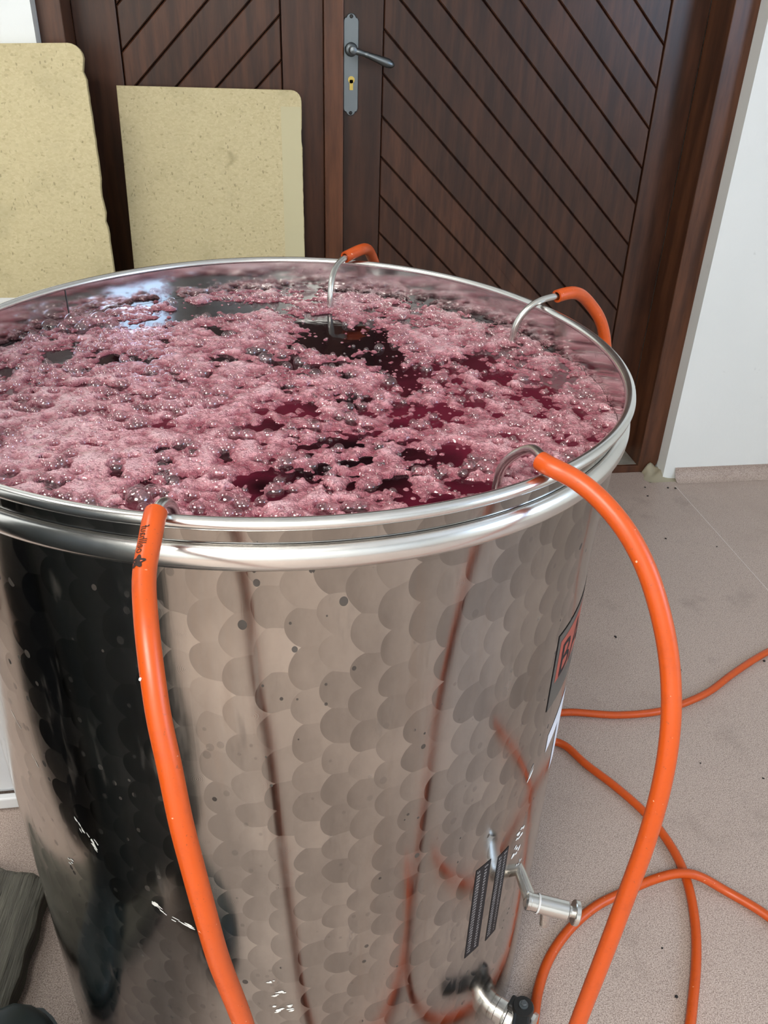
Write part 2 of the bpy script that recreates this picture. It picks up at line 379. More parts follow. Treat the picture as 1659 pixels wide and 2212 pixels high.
# ------------------------------------------------------------------ the room
YW, YF, YD = 2.252, 2.303, 2.430          # wall face, frame face, door face
XL, XR = -.476, 1.281                     # wall opening
def struct(o): o['kind'] = 'structure'; return o
struct(MB().box(-1.9, 2.8, -2.4, 2.75, -.1, 0).build('floor', M['floor']))
struct(MB().box(-1.9, 2.8, -2.4, 2.75, 2.7, 2.8).build('ceiling', M['ceiling']))
b = MB(); b.box(-1.9, XL, YW, 2.75, 0, 2.7); b.box(XR, 2.8, YW, 2.75, 0, 2.7); b.box(XL, XR, YW, 2.75, 2.13, 2.7); b.box(XL, XR, 2.55, 2.75, 0, 2.13)
struct(b.build('wall_back', M['wall']))
struct(MB().box(-2.0, -1.9, -2.4, 2.75, 0, 2.7).build('wall_left', M['wall']))
struct(MB().box(-1.9, 2.8, -2.5, -2.4, 0, 2.7).build('wall_front', M['wall']))
wy0, wy1, wz0, wz1 = -1.2, .1, 1.1, 2.2
b = MB(); b.box(2.6, 2.8, -2.4, wy0, 0, 2.7); b.box(2.6, 2.8, wy1, YW, 0, 2.7); b.box(2.6, 2.8, wy0, wy1, 0, wz0); b.box(2.6, 2.8, wy0, wy1, wz1, 2.7)
struct(b.build('wall_right', M['wall']))
w = struct(empty('window_1', (2.7, 0, 0)))
b = MB()
for y0, y1, z0, z1 in ((wy0, wy1, wz0, wz0+.06), (wy0, wy1, wz1-.06, wz1), (wy0, wy0+.06, wz0+.06, wz1-.06), (wy1-.06, wy1, wz0+.06, wz1-.06), (-.58, -.52, wz0+.06, wz1-.06)): b.box(-.03, .03, y0, y1, z0, z1)
b.build('window_frame', M['white_strip'], w)
glass = NT('window_glass'); glass.n.remove(glass.b); g1 = glass.new('ShaderNodeBsdfTransparent'); g2 = glass.new('ShaderNodeBsdfGlossy'); g2.inputs['Roughness'].default_value = .02
gm = glass.new('ShaderNodeMixShader'); gm.inputs[0].default_value = .06; glass.put(gm.inputs[1], g1.outputs[0]); glass.put(gm.inputs[2], g2.outputs[0]); glass.put(glass.out.inputs[0], gm.outputs[0])
for y0, y1 in ((wy0+.06, -.58), (-.52, wy1-.06)): MB().box(-.004, .004, y0, y1, wz0+.06, wz1-.06).build('pane', glass.m, w)
# coved vinyl skirting
def coving(x0, x1):
    prof = [(YW-.040, .0005)]+[(YW-.040+.036*sin(a), .036-.036*cos(a)+.0005) for a in np.linspace(.15, pi/2, 8)]+[(YW-.004, .040), (YW+.001, .040), (YW+.001, .0)]
    v = []; f = []; k = len(prof)
    for x in (x0, x1): v += [(x, p[0], p[1]) for p in prof]
    for i in range(k-1): f.append((i, i+1, k+i+1, k+i))
    return v, f
mb = MB(); mb.add(*coving(1.318, 2.6)); struct(mb.build('baseboard_right', M['floor'], None, 60))
mb = MB(); mb.add(*coving(-1.9, -.51)); struct(mb.build('baseboard_left', M['floor'], None, 60))
for x, y, r in ((LAMP_A[0], LAMP_A[1], .72), (LAMP_B[0], LAMP_B[1], .25)):
    t = empty('ceiling_lamp', (x, y, 2.7))
    tag(t, 'round white ceiling lamp over the tank, %s' % ('behind the viewer' if y < 0 else 'on the side of the white appliance'), 'lamp', 'ceiling lamps')
    MB().lathe([(r, -.001), (r, -.052), (r-.008, -.060)], 48, None).build('housing', M['lamp_body'], t, 40)
    MB().lathe([(r-.03, -.0605), (r-.032, -.068)], 48, None).build('diffuser', M['diffuser'], t, 40)
# welded floor seam
mb = MB(); mb.box(1.3025, 1.3045, .9, 2.20, .0, .0006); sm = struct(mb.build('trim_1', simple('weld_bead', (.62, .56, .53), .5)))
# mortar lump at the foot of the door frame
v = []; f = []; nn = 14
for j in range(nn):
    for i in range(nn):
        u, q = i/(nn-1), j/(nn-1); x = 1.225+u*.105; y = 2.305-q*.075
        h = .055*max(0, sin(pi*min(1, u*1.05)))**.8*(1-q)**1.6*(.8+.4*math.sin(9*u+5*q))
        v.append((x+.006*sin(7*q), y, h if 0 < q < 1 and 0 < u < 1 else 0.0))
for j in range(nn-1):
    for i in range(nn-1): f.append((j*nn+i, j*nn+i+1, (j+1)*nn+i+1, (j+1)*nn+i))
struct(mesh('trim_2', v, f, M['mortar'], None, True))

# ------------------------------------------------------------------ the double door
D = struct(empty('door_1', ((XL+XR)/2, YD, 0))); DX = (XL+XR)/2
class DP(MB):
    def build(s, name, m, parent=None, smooth=False):
        s.v = [(p[0]-DX, p[1]-YD, p[2]) for p in s.v]; return super().build(name, m, parent or D, smooth)
arc = lambda cx, cz, r, a0, a1, k=6: [(cx+r*cos(a), cz+r*sin(a)) for a in np.linspace(rad(a0), rad(a1), k)]
fr = [(XR, 2.13), (1.213, 2.13)]+[(1.213, .0245)]+[(.40, .0245), (.40, 0)]+arc(1.237, .044, .044, -90, 0)
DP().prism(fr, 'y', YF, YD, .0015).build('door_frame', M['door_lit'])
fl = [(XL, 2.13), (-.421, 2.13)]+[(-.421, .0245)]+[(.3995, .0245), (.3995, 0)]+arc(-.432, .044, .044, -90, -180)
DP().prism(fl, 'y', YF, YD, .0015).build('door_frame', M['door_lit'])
DP().box(-.421, 1.213, YF, YD, 2.085, 2.13).build('head_frame', M['door'])
mb = DP(); mb.box(-.42, 1.212, YF+.012, YD+.05, .0246, .0252); mb.build('threshold', M['concrete'])
DP().box(-.42, 1.213, YD+.022, YD+.045, .03, 2.09).build('door_backing', M['gap'])
zb, zt = .03, 2.083
for nm, x0, x1, y0, mt in (('stile', -.4205, -.3165, YD, 'door'), ('stile', .0825, .1875, YD, 'door'), ('stile', .2385, .3405, YD, 'door'), ('stile', 1.1055, 1.2115, YD, 'door')):
    DP().box(x0, x1, y0, YD+.022, zb, zt, .002).build(nm, M[mt])
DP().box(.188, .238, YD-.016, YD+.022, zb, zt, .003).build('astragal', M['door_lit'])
for x0, x1 in ((-.316, .082), (.341, 1.105)):
    DP().box(x0, x1, YD, YD+.022, zb, .21, .002).build('bottom_rail', M['door'])
    DP().box(x0, x1, YD, YD+.022, 1.93, zt, .002).build('top_rail', M['door'])
def clip(poly, a, b, c):                        # keep a*x+b*z<=c
    out = []
    for i in range(len(poly)):
        p, q = poly[i], poly[(i+1) % len(poly)]; dp = a*p[0]+b*p[1]-c; dq = a*q[0]+b*q[1]-c
        if dp <= 0: out.append(p)
        if dp*dq < 0: t = dp/(dp-dq); out.append((p[0]+t*(q[0]-p[0]), p[1]+t*(q[1]-p[1])))
    return out
def planks(x0, x1, z0, z1, slope, xr, cs, mt):
    g = .0012*math.hypot(1, slope)
    for c0, c1 in zip(cs[:-1], cs[1:]):
        poly = [(x0, z0), (x1, z0), (x1, z1), (x0, z1)]
        poly = clip(poly, slope, -1, slope*xr-(c0+g)); 
        if len(poly) >= 3: poly = clip(poly, -slope, 1, -slope*xr+(c1-g))
        if len(poly) >= 3:
            q = [poly[0]]
            for p in poly[1:]:
                if math.hypot(p[0]-q[-1][0], p[1]-q[-1][1]) > .002: q.append(p)
            if len(q) > 3 and math.hypot(q[0][0]-q[-1][0], q[0][1]-q[-1][1]) < .002: q.pop()
            if len(q) >= 3: DP().prism(q, 'y', YD+.004, YD+.022, .0028).build('plank', M[mt])
cs = [1.2559-.101*k for k in range(12, 0, -1)]+[1.2559, 1.360, 1.457, 1.575, 1.673, 1.777, 1.880, 1.983]+[2.086+.1035*k for k in range(8)]
planks(.3425, 1.1035, .212, 1.928, -.978, .342, cs, 'plank_r')
planks(-.3145, .0805, .212, 1.928, .985, 0, [1.2+.0995*k for k in range(-12, 14)], 'plank_l')
# handle set
hs = empty('door_handle', (.258-DX, -.0005, 0), parent=D)
pl = []
for s_ in (1, -1):
    zc = 1.288 if s_ > 0 else 1.054
    k = [(-.0193, zc-.0165*s_), (-.0165, zc-.010*s_), (-.0125, zc-.009*s_)]+[(.0125*cos(a), zc-.0105*s_+.0105*s_*sin(a)) for a in np.linspace(pi*.93, pi*.07, 9)]+[(.0125, zc-.009*s_), (.0165, zc-.010*s_), (.0193, zc-.0165*s_)]
    pl += k if s_ > 0 else k[::-1]
MB().prism(pl, 'y', -.005, .0005, .0015).build('backplate', M['old_iron'], hs)
for zc in (1.281, 1.061): MB().lathe([(.0045, 0), (.0045, .0015), (.003, .0028), (.0, .003)], 12, axis_mat((0, -.005, zc), (0, -.02, zc)), False).build('screw', M['black'], hs)
mb = MB(); mb.lathe([(.0165, 0), (.0165, .006), (.014, .010), (.0085, .012), (.0085, .050), (.0095, .054), (.0085, .060), (.004, .062)], 20, axis_mat((0, -.004, 1.208), (0, -.1, 1.208)))
lv = spline([(0, -.052, 1.208), (.012, -.058, 1.205), (.035, -.060, 1.199), (.105, -.060, 1.176)], .003)
L = len(lv); t_ = np.linspace(0, 1, L)
rr = np.interp(t_, [0, .12, .28, .31, .34, .40, .80, .86, .88, .92, .97, 1], [.006, .0065, .0048, .0068, .0055, .0060, .0092, .0092, .0075, .0078, .005, .0015])
tube(mb, lv, rr*1.2, 14); mb.build('lever', M['old_iron'], hs, 50)
mb = MB(); mb.lathe([(.0085, 0), (.0085, .004)], 16, axis_mat((.001, -.0045, 1.139), (.001, -.02, 1.139))); mb.box(-.0035, .0055, -.0085, -.0045, 1.115, 1.139); mb.build('key_cylinder', M['brass'], hs)

# ------------------------------------------------------------------ chipboard sheets leaning on the door and wall
def sheet(x0, x1, h, th, rads, chips, seed):
    """upright sheet in the x-z plane, base on z=0, front face y=0, rough broken right edge"""
    r = random.Random(seed); pts = [(x0, 0), (x1, 0)]
    z = .03
    while z < h-rads[1]-.02:
        pts.append((x1-(r.random()*.0012 if r.random() < .75 else r.random()*.0035*chips), z)); z += r.uniform(.008, .022)
    pts += arc(x1-rads[1], h-rads[1], rads[1], 0, 90)
    pts += arc(x0+rads[0], h-rads[0], rads[0], 90, 180) if rads[0] > .003 else [(x0, h)]
    return MB().prism(pts, 'y', 0, th, .0012)
tl = rad(9)
o = sheet(-.228, .232, 1.115/cos(tl), .019, (.002, .026), 1, 3).build('chipboard_panel', M['chip'])
o.location = (-.1105, 2.398-1.115*math.tan(tl), .0005); o.rotation_euler = (-tl, rad(.3), 0)
tag(o, 'shorter chipboard sheet with one rounded corner leaning on the dark door', 'board')
mb = MB(); mb.box(.178, .2295, -.0006, -.0001, .35, 1.09); sm = mb.build('pale_strip', simple('bleached_chipboard', srgb(196, 187, 150), .6), o); sm['label'] = 'paler bleached band along the edge'
o = sheet(-.60, 0, 1.204/cos(tl), .019, (.03, .030), 2, 5).build('chipboard_panel', M['chip'])
tl1 = rad(8); o.location = (-.3355, 2.222-1.204*math.tan(tl1), .008); o.rotation_euler = (-tl1, rad(-1.8), 0)
tag(o, 'taller chipboard sheet at the left edge, leaning on the white wall beside the door', 'board')

# ------------------------------------------------------------------ the tank
TX, TY, TH = .0155, .8596, .984
RB = .3585
def rrim(a): return .3612+.0016*cos(2*a)-.0010*sin(2*a)-.0034*cos(3*a)-.0060*sin(3*a)
def rbody(a, z):
    k = min(1, max(0, (z-.80)/.15)); k = k*k*(3-2*k)
    return RB*(1-k)+(rrim(a)-.0035)*k
T = empty('wine_tank', (TX, TY, 0)); tag(T, 'round open steel tank with circle-ground wall, full of frothing red wine', 'tank')
NS = 288
def ring_mesh(prof, name, m, closed=False, smooth=True, nseg=NS):
    """prof: list of (offset from the wall radius, z)"""
    v = []; f = []; k = len(prof)
    for i in range(nseg):
        a = 2*pi*i/nseg
        for (dr, z) in prof: r = rbody(a, z)+dr; v.append((r*cos(a), r*sin(a), z))
    for i in range(nseg):
        j = (i+1) % nseg
        for q in range(k if closed else k-1): w_ = (q+1) % k; f.append((i*k+q, i*k+w_, j*k+w_, j*k+q))
    return mesh(name, v, f, m, T, smooth)
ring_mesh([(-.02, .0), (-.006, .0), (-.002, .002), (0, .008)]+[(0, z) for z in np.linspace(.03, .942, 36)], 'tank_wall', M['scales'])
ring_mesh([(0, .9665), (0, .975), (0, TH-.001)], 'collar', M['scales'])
ring_mesh([(-.0016, TH-.001), (-.0016, .965), (-.0016, .94), (-.0016, .905)], 'inner_wall', M['inner'])
ring_mesh([(.0035+.0052*cos(a), TH+.0005+.0052*sin(a)) for a in np.linspace(0, 2*pi, 15)[:-1]], 'rim', M['steel'], True)
ring_mesh([(-.0012, .9425), (0, .9425), (.003, .943), (.006, .9458), (.0078, .950), (.0082, .954), (.0078, .958), (.006, .9620), (.003, .9648), (0, .9655), (-.0012, .9655), (-.0012, .954)], 'bead_ring', M['steel'], True)
mb = MB(); mb.lathe([(RB-.005, .045), (RB-.005, .05)], 64); mb.build('tank_floor', M['pipe'], T)
seam = MB(); a0 = rad(138)
for z0, z1 in ((.95, .983),): seam.add([((rbody(a, z)-.0022)*cos(a), (rbody(a, z)-.0022)*sin(a), z) for a in (a0, a0+.004) for z in (z0, z1)], [(0, 1, 3, 2)])
seam.build('weld_seam', simple('weld_line', (.08, .08, .08), .5), T)

def cyl_pt(a_deg, z, off=.0006):
    a = rad(a_deg); r = rbody(a, z)+off; return (r*cos(a), r*sin(a), z)
def wrap2d(v2, f, off):
    """flat faces in (angle deg, z) cut every degree so that they follow the wall"""
    bm = bmesh.new(); vs = [bm.verts.new((a, z, 0)) for a, z in v2]
    for q in f:
        try: bm.faces.new([vs[i] for i in q])
        except ValueError: pass
    a0, a1 = min(p[0] for p in v2), max(p[0] for p in v2); a = math.floor(a0)+1
    while a < a1:
        bmesh.ops.bisect_plane(bm, geom=bm.verts[:]+bm.edges[:]+bm.faces[:], plane_co=(a, 0, 0), plane_no=(1, 0, 0), dist=1e-5); a += 1.0
    bm.verts.index_update(); V = [cyl_pt(p.co.x, p.co.y, off) for p in bm.verts]; F = [[p.index for p in q.verts] for q in bm.faces]; bm.free()
    return V, F
def cyl_poly(poly, off=.0006, th=.0005):
    mb = MB(); return mb.add(*wrap2d(poly, [tuple(range(len(poly)))], off))
def cyl_rect(a0, a1, z0, z1, off=.0006, k=8):
    mb = MB(); aa = np.linspace(a0, a1, k)
    v = [cyl_pt(a, z, off) for a in aa for z in (z0, z1)]; f = [(2*i, 2*i+2, 2*i+3, 2*i+1) for i in range(k-1)]
    return mb.add(v, f)
def cyl_text(mb, txt, size, a0, z0, off, xs=1.0, vertical=False):
    v, f = text_mesh(txt, size)
    return mb.add(*wrap2d([(a0+math.degrees(x*xs/RB), z0+y) for x, y, _ in v], f, off))
# volume tables: black film with two columns of white figures
for idx, (a0, a1, zt_, zb_) in enumerate(((-58.4, -54.5, .4955, .3300), (-52.3, -48.9, .4850, .3240))):
    tb = cyl_rect(a0, a1, zb_, zt_, .0003).build('volume_table', M['label'], T)
    tb['label'] = 'black film table of white litre figures'
    mb = MB(); cyl_text(mb, 'Lt', .0055, a0+.35, zt_-.0070, .0005); cyl_text(mb, 'cm', .0050, a0+(a1-a0)*.57, zt_-.0066, .0005)
    rows = 29
    for i in range(rows):
        z = zt_-.0135-i*(zt_-zb_-.016)/rows
        lit = 300-idx*150-i*5; cmv = 90-idx*45-i*1.5
        cyl_text(mb, '%03d' % max(lit, 0), .0037, a0+.35, z, .0005, 1.05); cyl_text(mb, '%2d' % cmv, .0037, a0+(a1-a0)*.60, z, .0005, 1.1)
    mb.build('figures', M['print'], tb)
# maker's sticker: grey film, orange-red field, black capitals
st = cyl_rect(-42.4, -12, .662, .766, .0003, 30).build('sticker', M['dark_film'], T)
st['label'] = 'grey sticker with orange-red field and black capitals'
mb = MB(); mb.add(*(lambda q: (q.v, q.f))(cyl_rect(-42.4, -12, .7645, .7665, .0004, 30))); mb.add(*(lambda q: (q.v, q.f))(cyl_rect(-42.5, -42.1, .662, .7665, .0004, 3))); mb.build('sticker_border', M['label'], st)
cyl_rect(-41.0, -14, .697, .753, .0005, 28).build('red_field', M['red_print'], st)
mb = MB(); cyl_text(mb, 'BA', .066, -40.3, .698, .0007, 1.0); mb.build('capitals', M['label'], st)
# big white numeral 1
one = [(-31.2, .626), (-27.6, .626), (-27.6, .512), (-32.0, .512), (-32.0, .592), (-38.6, .580), (-38.6, .607)]
mb = cyl_poly(one, .0003); mb.build('numeral', M['white_vinyl'], T)['label'] = 'white stick-on numeral 1'
# dried tape residue and scratches
rr_ = random.Random(5)
def residue(a, z, length, width, ang, k=7):
    for _ in range(k):
        t = rr_.uniform(-.5, .5)*length; s_ = rr_.uniform(-.5, .5)*width
        ca, sa = cos(rad(ang)), sin(rad(ang)); px, pz = t*ca-s_*sa, t*sa+s_*ca
        l_ = rr_.uniform(.25, .5)*length; w_ = rr_.uniform(.16, .42)*width
        poly = []
        for q in range(8):
            e = 2*pi*q/8; rx = l_*.5*rr_.uniform(.6, 1.1)*cos(e); rz = w_*.5*rr_.uniform(.5, 1.2)*sin(e)
            poly.append((a+math.degrees((px+rx*ca-rz*sa)/RB), z+pz+rx*sa+rz*ca))
        RES.add(*(lambda u: (u.v, u.f))(cyl_poly(poly, .0003, .0006)))
for spec in ([(-44.8, .482, .014, .02, 80, 9), (-45.2, .452, .016, .022, 60, 9), (-43, .415, .010, .016, 70, 6)], [(-44.4, .585, .035, .006, 55, 9)], [(-132.3, .528, .014, .010, 15, 5)], [(-127, .606, .02, .006, -65, 6), (-124.5, .59, .022, .010, -60, 7)], [(-113.6, .524, .02, .008, -40, 8), (-110.5, .510, .028, .007, -25, 9)], [(-96, .420, .012, .006, 0, 6), (-95, .398, .014, .010, 5, 8), (-94.5, .368, .018, .014, 10, 9)], [(-138, .71, .02, .003, -60, 4), (-135, .665, .02, .003, -60, 4)]):
    RES = MB()
    for s_ in spec: residue(*s_)
    o = RES.build('tape_residue', M['residue'], T); o['label'] = 'dried white tape residue'; o['kind'] = 'stuff'
# sampling tap
tap = empty('sample_tap', parent=T)
def L_(p): return Vector((p[0]-TX, p[1]-TY, p[2]))
mb = MB(); tube(mb, (NC := spline([L_((.2795, .6290, .3970)), L_((.2826, .6170, .3948)), L_((.2843, .6000, .3922)), L_((.2862, .5838, .3893))], .003)), np.linspace(.0066, .0086, len(NC)), 18); mb.build('neck', M['valve'], tap, 40)
A_, B_ = L_((.2830, .5805, .3895)), L_((.3345, .5665, .3795)); Mx = axis_mat(A_, B_); Lb = (B_-A_).length
mb = MB(); mb.lathe([(.0085, -.004), (.0112, -.002), (.0112, .002), (.0106, .0025), (.0106, .011), (.0114, .0115), (.0114, Lb*.88), (.0105, Lb*.90), (.0068, Lb*.905), (.0068, Lb*1.02)], 24, Mx); mb.build('tap_body', M['valve'], tap, 35)
mb = MB(); mb.lathe([(.0138, 0), (.0148, .001), (.0148, .0055), (.0138, .0065)], 24, axis_mat(B_+(B_-A_)*.02, B_+(B_-A_)*.2)); mb.build('tap_wheel', M['valve'], tap, 35)
mb = MB(); c0 = A_.lerp(B_, .40); tube(mb, np.array([c0+Vector((-.001, -.002, 0)), c0+Vector((0, -.003, -.012)), c0+Vector((.001, -.004, -.031))]), .0060, 14); mb.build('spout', M['pipe'], tap, 40)
mb = MB(); mb.lathe([(.0112, .0105), (.0119, .0118), (.0112, .0132)], 20, Mx, False); mb.build('thread_seal', M['print'], tap)
# drain: ferrule, clamp and black lever of a butterfly valve
dr = empty('drain_valve', parent=T); a = rad(-42); dn = Vector((cos(a), sin(a), 0)); zb = .085
def at_r(r, z=zb): return dn*r+Vector((0, 0, z))
Mx = axis_mat(at_r(RB-.004), at_r(RB+.1))
mb = MB(); mb.lathe([(.0165, 0), (.0165, .008), (.0175, .009), (.0175, .020), (.0235, .0215), (.0240, .023), (.0240, .0255)], 28, Mx); mb.build('ferrule', M['valve'], dr, 35)
mb = MB(); mb.lathe([(.0215, .0257), (.0262, .027), (.0262, .036), (.0215, .038), (.0190, .038), (.0190, .055), (.024, .057), (.024, .062)], 28, Mx); mb.build('valve_body', M['valve'], dr, 35)
up = Vector((0, 0, 1)); side = dn.cross(up)
base = at_r(RB+.040, zb+.030)
mb = MB(); mb.lathe([(.007, -.012), (.007, .0), (.0145, .001), (.0150, .004), (.0150, .013), (.0135, .016)], 20, axis_mat(base, base+up)); mb.build('lever_hub', M['black'], dr, 40)
Ml = Matrix.Translation(base+up*.004) @ Matrix(((side.x, dn.x, 0, 0), (side.y, dn.y, 0, 0), (0, 0, 1, 0), (0, 0, 0, 1)))
mb = MB(); mb.box(-.006, .100, -.0115, .0115, -.002, .010, .004, Ml @ Matrix.Rotation(rad(18), 4, 'Z')); mb.box(-.0095, .0095, -.020, .004, -.006, .008, .003, Ml); mb.build('valve_lever', M['black'], dr)
mb = MB(); mb.lathe([(.0058, 0), (.0062, .001), (.0062, .003)], 16, axis_mat(base+up*.016, base+up)); mb.lathe([(.0044, .003), (.0044, .0075), (.0036, .0085)], 6, axis_mat(base+up*.016, base+up)); mb.build('lever_bolt', M['old_iron'], dr)

# ------------------------------------------------------------------ wine and foam
ZW = .9415
v = []; f = []; k = 120
prof = [(.0, ZW), (.1, ZW), (.2, ZW), (.3, ZW)]
for r, z in ((.12, ZW), (.24, ZW), (None, ZW), (None, .91)):
    for i in range(k):
        a = 2*pi*i/k; R_ = (rbody(a, z)-.0022) if r is None else r; v.append((R_*cos(a), R_*sin(a), z))
for j in range(3):
    for i in range(k): q = (i+1) % k; f.append((j*k+i, j*k+q, (j+1)*k+q, (j+1)*k+i))
f.append(tuple(range(k))); f.append(tuple(3*k+i for i in range(k)))
wine = mesh('red_wine', v, f, M['wine']); wine.location = (TX, TY, 0); tag(wine, 'dark red young wine filling the steel tank, showing between the foam', 'wine')

openings = [(0.095, 0.14, 0.064, 0.072, 1.3), (0.137, 0.036, 0.03, 0.069, 1.1), (0.065, 0.214, 0.043, 0.035, 1), (-0.038, 0.284, 0.095, 0.028, 1.2), (-0.117, 0.252, 0.067, 0.02, 0.8), (-0.167, 0.217, 0.035, 0.023, 0.9), (-0.252, 0.102, 0.017, 0.025, 1.3), (-0.194, 0.094, 0.025, 0.025, 1.2), (-0.193, 0.015, 0.024, 0.013, 1.2), (-0.297, 0.065, 0.013, 0.015, 1), (-0.282, -0.002, 0.012, 0.013, 1), (0.213, 0.031, 0.06, 0.062, 0.60), (0.163, -0.082, 0.049, 0.034, 0.58), (0.033, -0.207, 0.033, 0.036, 0.7), (-0.023, -0.107, 0.036, 0.027, 0.6), (-0.031, -0.21, 0.026, 0.014, 1), (0.092, -0.229, 0.025, 0.019, 0.8), (0.154, -0.171, 0.033, 0.022, 0.9), (0.015, -0.059, 0.029, 0.022, 0.9), (0.037, -0.147, 0.026, 0.02, 0.6), (0.216, -0.141, 0.012, 0.011, 1.2), (0.158, -0.231, 0.025, 0.016, 0.8), (-0.072, 0.176, 0.035, 0.021, 0.9), (-0.021, 0.106, 0.033, 0.019, 0.6), (0.01, 0.059, 0.027, 0.018, 0.7), (0.163, 0.199, 0.031, 0.019, 0.7), (0.349, 0.209, 0.026, 0.021, 0.7), (-0.131, -0.213, 0.022, 0.008, 1.1), (0.13, -0.265, 0.016, 0.007, 1.1), (0.1, -0.258, 0.02, 0.011, 0.8), (0.276, -0.161, 0.012, 0.011, 1), (0.329, -0.005, 0.038, 0.06, 0.25), (0.264, -0.078, 0.04, 0.051, 0.3)]
H_ = .0012; NG = 608; half = NG//2*H_
ax = (np.arange(NG)-NG//2)*H_; X, Y = np.meshgrid(ax, ax)          # X along columns
def gnoise(scale, seed):
    r = np.random.default_rng(seed); w_ = r.standard_normal((NG, NG)); kf = np.fft.fftfreq(NG, H_)
    K2 = kf[:, None]**2+kf[None, :]**2; g = np.fft.ifft2(np.fft.fft2(w_)*np.exp(-2*(pi*scale)**2*K2*.5)).real
    return g/g.std()
n1, n2, n3, n4 = gnoise(.022, 1), gnoise(.009, 2), gnoise(.0042, 3), gnoise(.0022, 4)
RAD = np.hypot(X, Y); ANG = np.arctan2(Y, X)
RIN = np.vectorize(lambda a: rbody(a, ZW))(np.linspace(-pi, pi, 721)); RINF = np.interp(ANG, np.linspace(-pi, pi, 721), RIN)-.0025
bias = np.full_like(X, .95)
for cx, cy, rx, ry, w_ in openings: bias -= 1.28*w_*np.exp(-(((X-cx)/rx)**2+((Y-cy)/ry)**2)**1.3)
bias += .12*np.exp(-((RINF-RAD)/.012)**2)
bias -= .75*np.exp(-((RINF-RAD)/.009)**2)*np.clip((Y-.02)/.12, 0, 1)
bias += .45*np.exp(-(((X+.20)/.14)**2+((Y+.15)/.15)**2))            # thick pale head on the near left
bias -= .18*np.exp(-(((X-.24)/.13)**2+((Y-.0)/.2)**2))
cov = bias+.20*n1+.34*n2+.25*n3+.09*n4
sm_ = np.clip((cov-.18)/1.0, 0, 1.25); tcov = cov-.18
hgt = np.where(tcov > 0, .0027*(1-np.exp(-3.2*tcov))+.0016*np.clip(tcov, 0, 1)+(.0006*np.clip(n2, -2, 2)+.0002*n3)*np.clip(tcov, 0, 1), np.maximum(.0086*tcov, -.0012))
thick = np.clip(sm_*.62+.08*n2, 0, 1)
# domes of the small bubbles are stamped into the froth
nd = 7000; xs = rng.uniform(-.36, .36, nd); ys = rng.uniform(-.36, .36, nd); rs = .0014+.0020*rng.random(nd)**2.2
base_h = hgt.copy()
for x, y, r in zip(xs, ys, rs):
    i = int(round(x/H_))+NG//2; j = int(round(y/H_))+NG//2
    if not (8 < i < NG-9 and 8 < j < NG-9): continue
    if sm_[j, i] <= 0 and rng.random() > (.09 if x < .1 else .30): continue
    if RAD[j, i] > RINF[j, i]-r: continue
    w_ = int(r/H_)+1; sl = (slice(j-w_, j+w_+1), slice(i-w_, i+w_+1))
    d2 = (X[sl]-x)**2+(Y[sl]-y)**2; cap = np.sqrt(np.clip(r*r-d2, 0, None))
    hh = np.where(d2 < r*r, max(0, base_h[j, i])+cap-.55*r, -1); hgt[sl] = np.maximum(hgt[sl], hh); thick[sl] = np.where((d2 < r*r), np.maximum(thick[sl], .35), thick[sl])
def field(A, x, y): return A[int(np.clip(round(y/H_)+NG//2, 0, NG-1)), int(np.clip(round(x/H_)+NG//2, 0, NG-1))]
def make_bubbles():
    named = [(-.123, -.246, .0115), (-.128, -.236, .0075), (-.052, -.245, .0100), (-.042, -.252, .006), (-.06, -.207, .0085), (-.099, -.212, .0075), (-.109, -.168, .0075), (-.197, -.208, .0085), (-.188, -.20, .006), (-.279, .21, .011), (-.252, .218, .014), (-.236, .207, .010), (-.221, .217, .013), (-.205, .207, .011), (-.262, .198, .009), (-.24, .192, .009), (-.02, .111, .011), (-.030, .104, .008), (-.013, .079, .010), (.027, .069, .009), (.121, -.001, .0095), (.082, .022, .0075), (.262, -.199, .0085), (.268, -.19, .006), (-.063, -.021, .008)]
    cand = list(named); tries = 0; cl = [(rng.uniform(-.34, .34), rng.uniform(-.34, .34)) for _ in range(170)]
    while len(cand) < 3000 and tries < 90000:
        tries += 1
        if rng.random() < .55: c = cl[rng.integers(len(cl))]; x, y = c[0]+.012*rng.standard_normal(), c[1]+.012*rng.standard_normal()
        else: x, y = rng.uniform(-.355, .355), rng.uniform(-.355, .355)
        r = .0017+.0058*rng.random()**4.2
        if x < -.0 and y < .05: r *= 1.15
        if math.hypot(x, y) > .349-r: continue
        s_ = field(sm_, x, y)
        if s_ <= .03 and rng.random() > .03: continue
        if any((x-a)**2+(y-b)**2 < (.55*(r+c))**2 for a, b, c in cand[-400:]): continue
        cand.append((x, y, r))
    cand.sort(key=lambda t: -t[2]*(1.5 if t[1] < 0 else 1))
    return cand[:300], cand[300:]

# pores: round openings through the froth down to the wine
def punch(x, y, rx, ry, depth=1.):
    i = int(round(x/H_))+NG//2; j = int(round(y/H_))+NG//2; w_ = int(max(rx, ry)/H_)+2
    if not (w_ < i < NG-w_-1 and w_ < j < NG-w_-1): return
    sl = (slice(j-w_, j+w_+1), slice(i-w_, i+w_+1)); e = ((X[sl]-x)/rx)**2+((Y[sl]-y)/ry)**2
    f_ = np.clip((e-.6)/1.0, 1-depth, 1); f_ = f_*f_*(3-2*f_); hgt[sl] = hgt[sl]*f_-.0014*(1-f_); thick[sl] *= np.clip((e-.4)/1.4, .25, 1)
for _ in range(2700):
    x, y = rng.uniform(-.35, .35), rng.uniform(-.35, .35); r = .0013+.0046*rng.random()**3.0
    if x < 0 and y < .05 and rng.random() < .45: continue
    punch(x, y, r*rng.uniform(.9, 1.6), r*rng.uniform(.7, 1.1))
big_spots = make_bubbles()
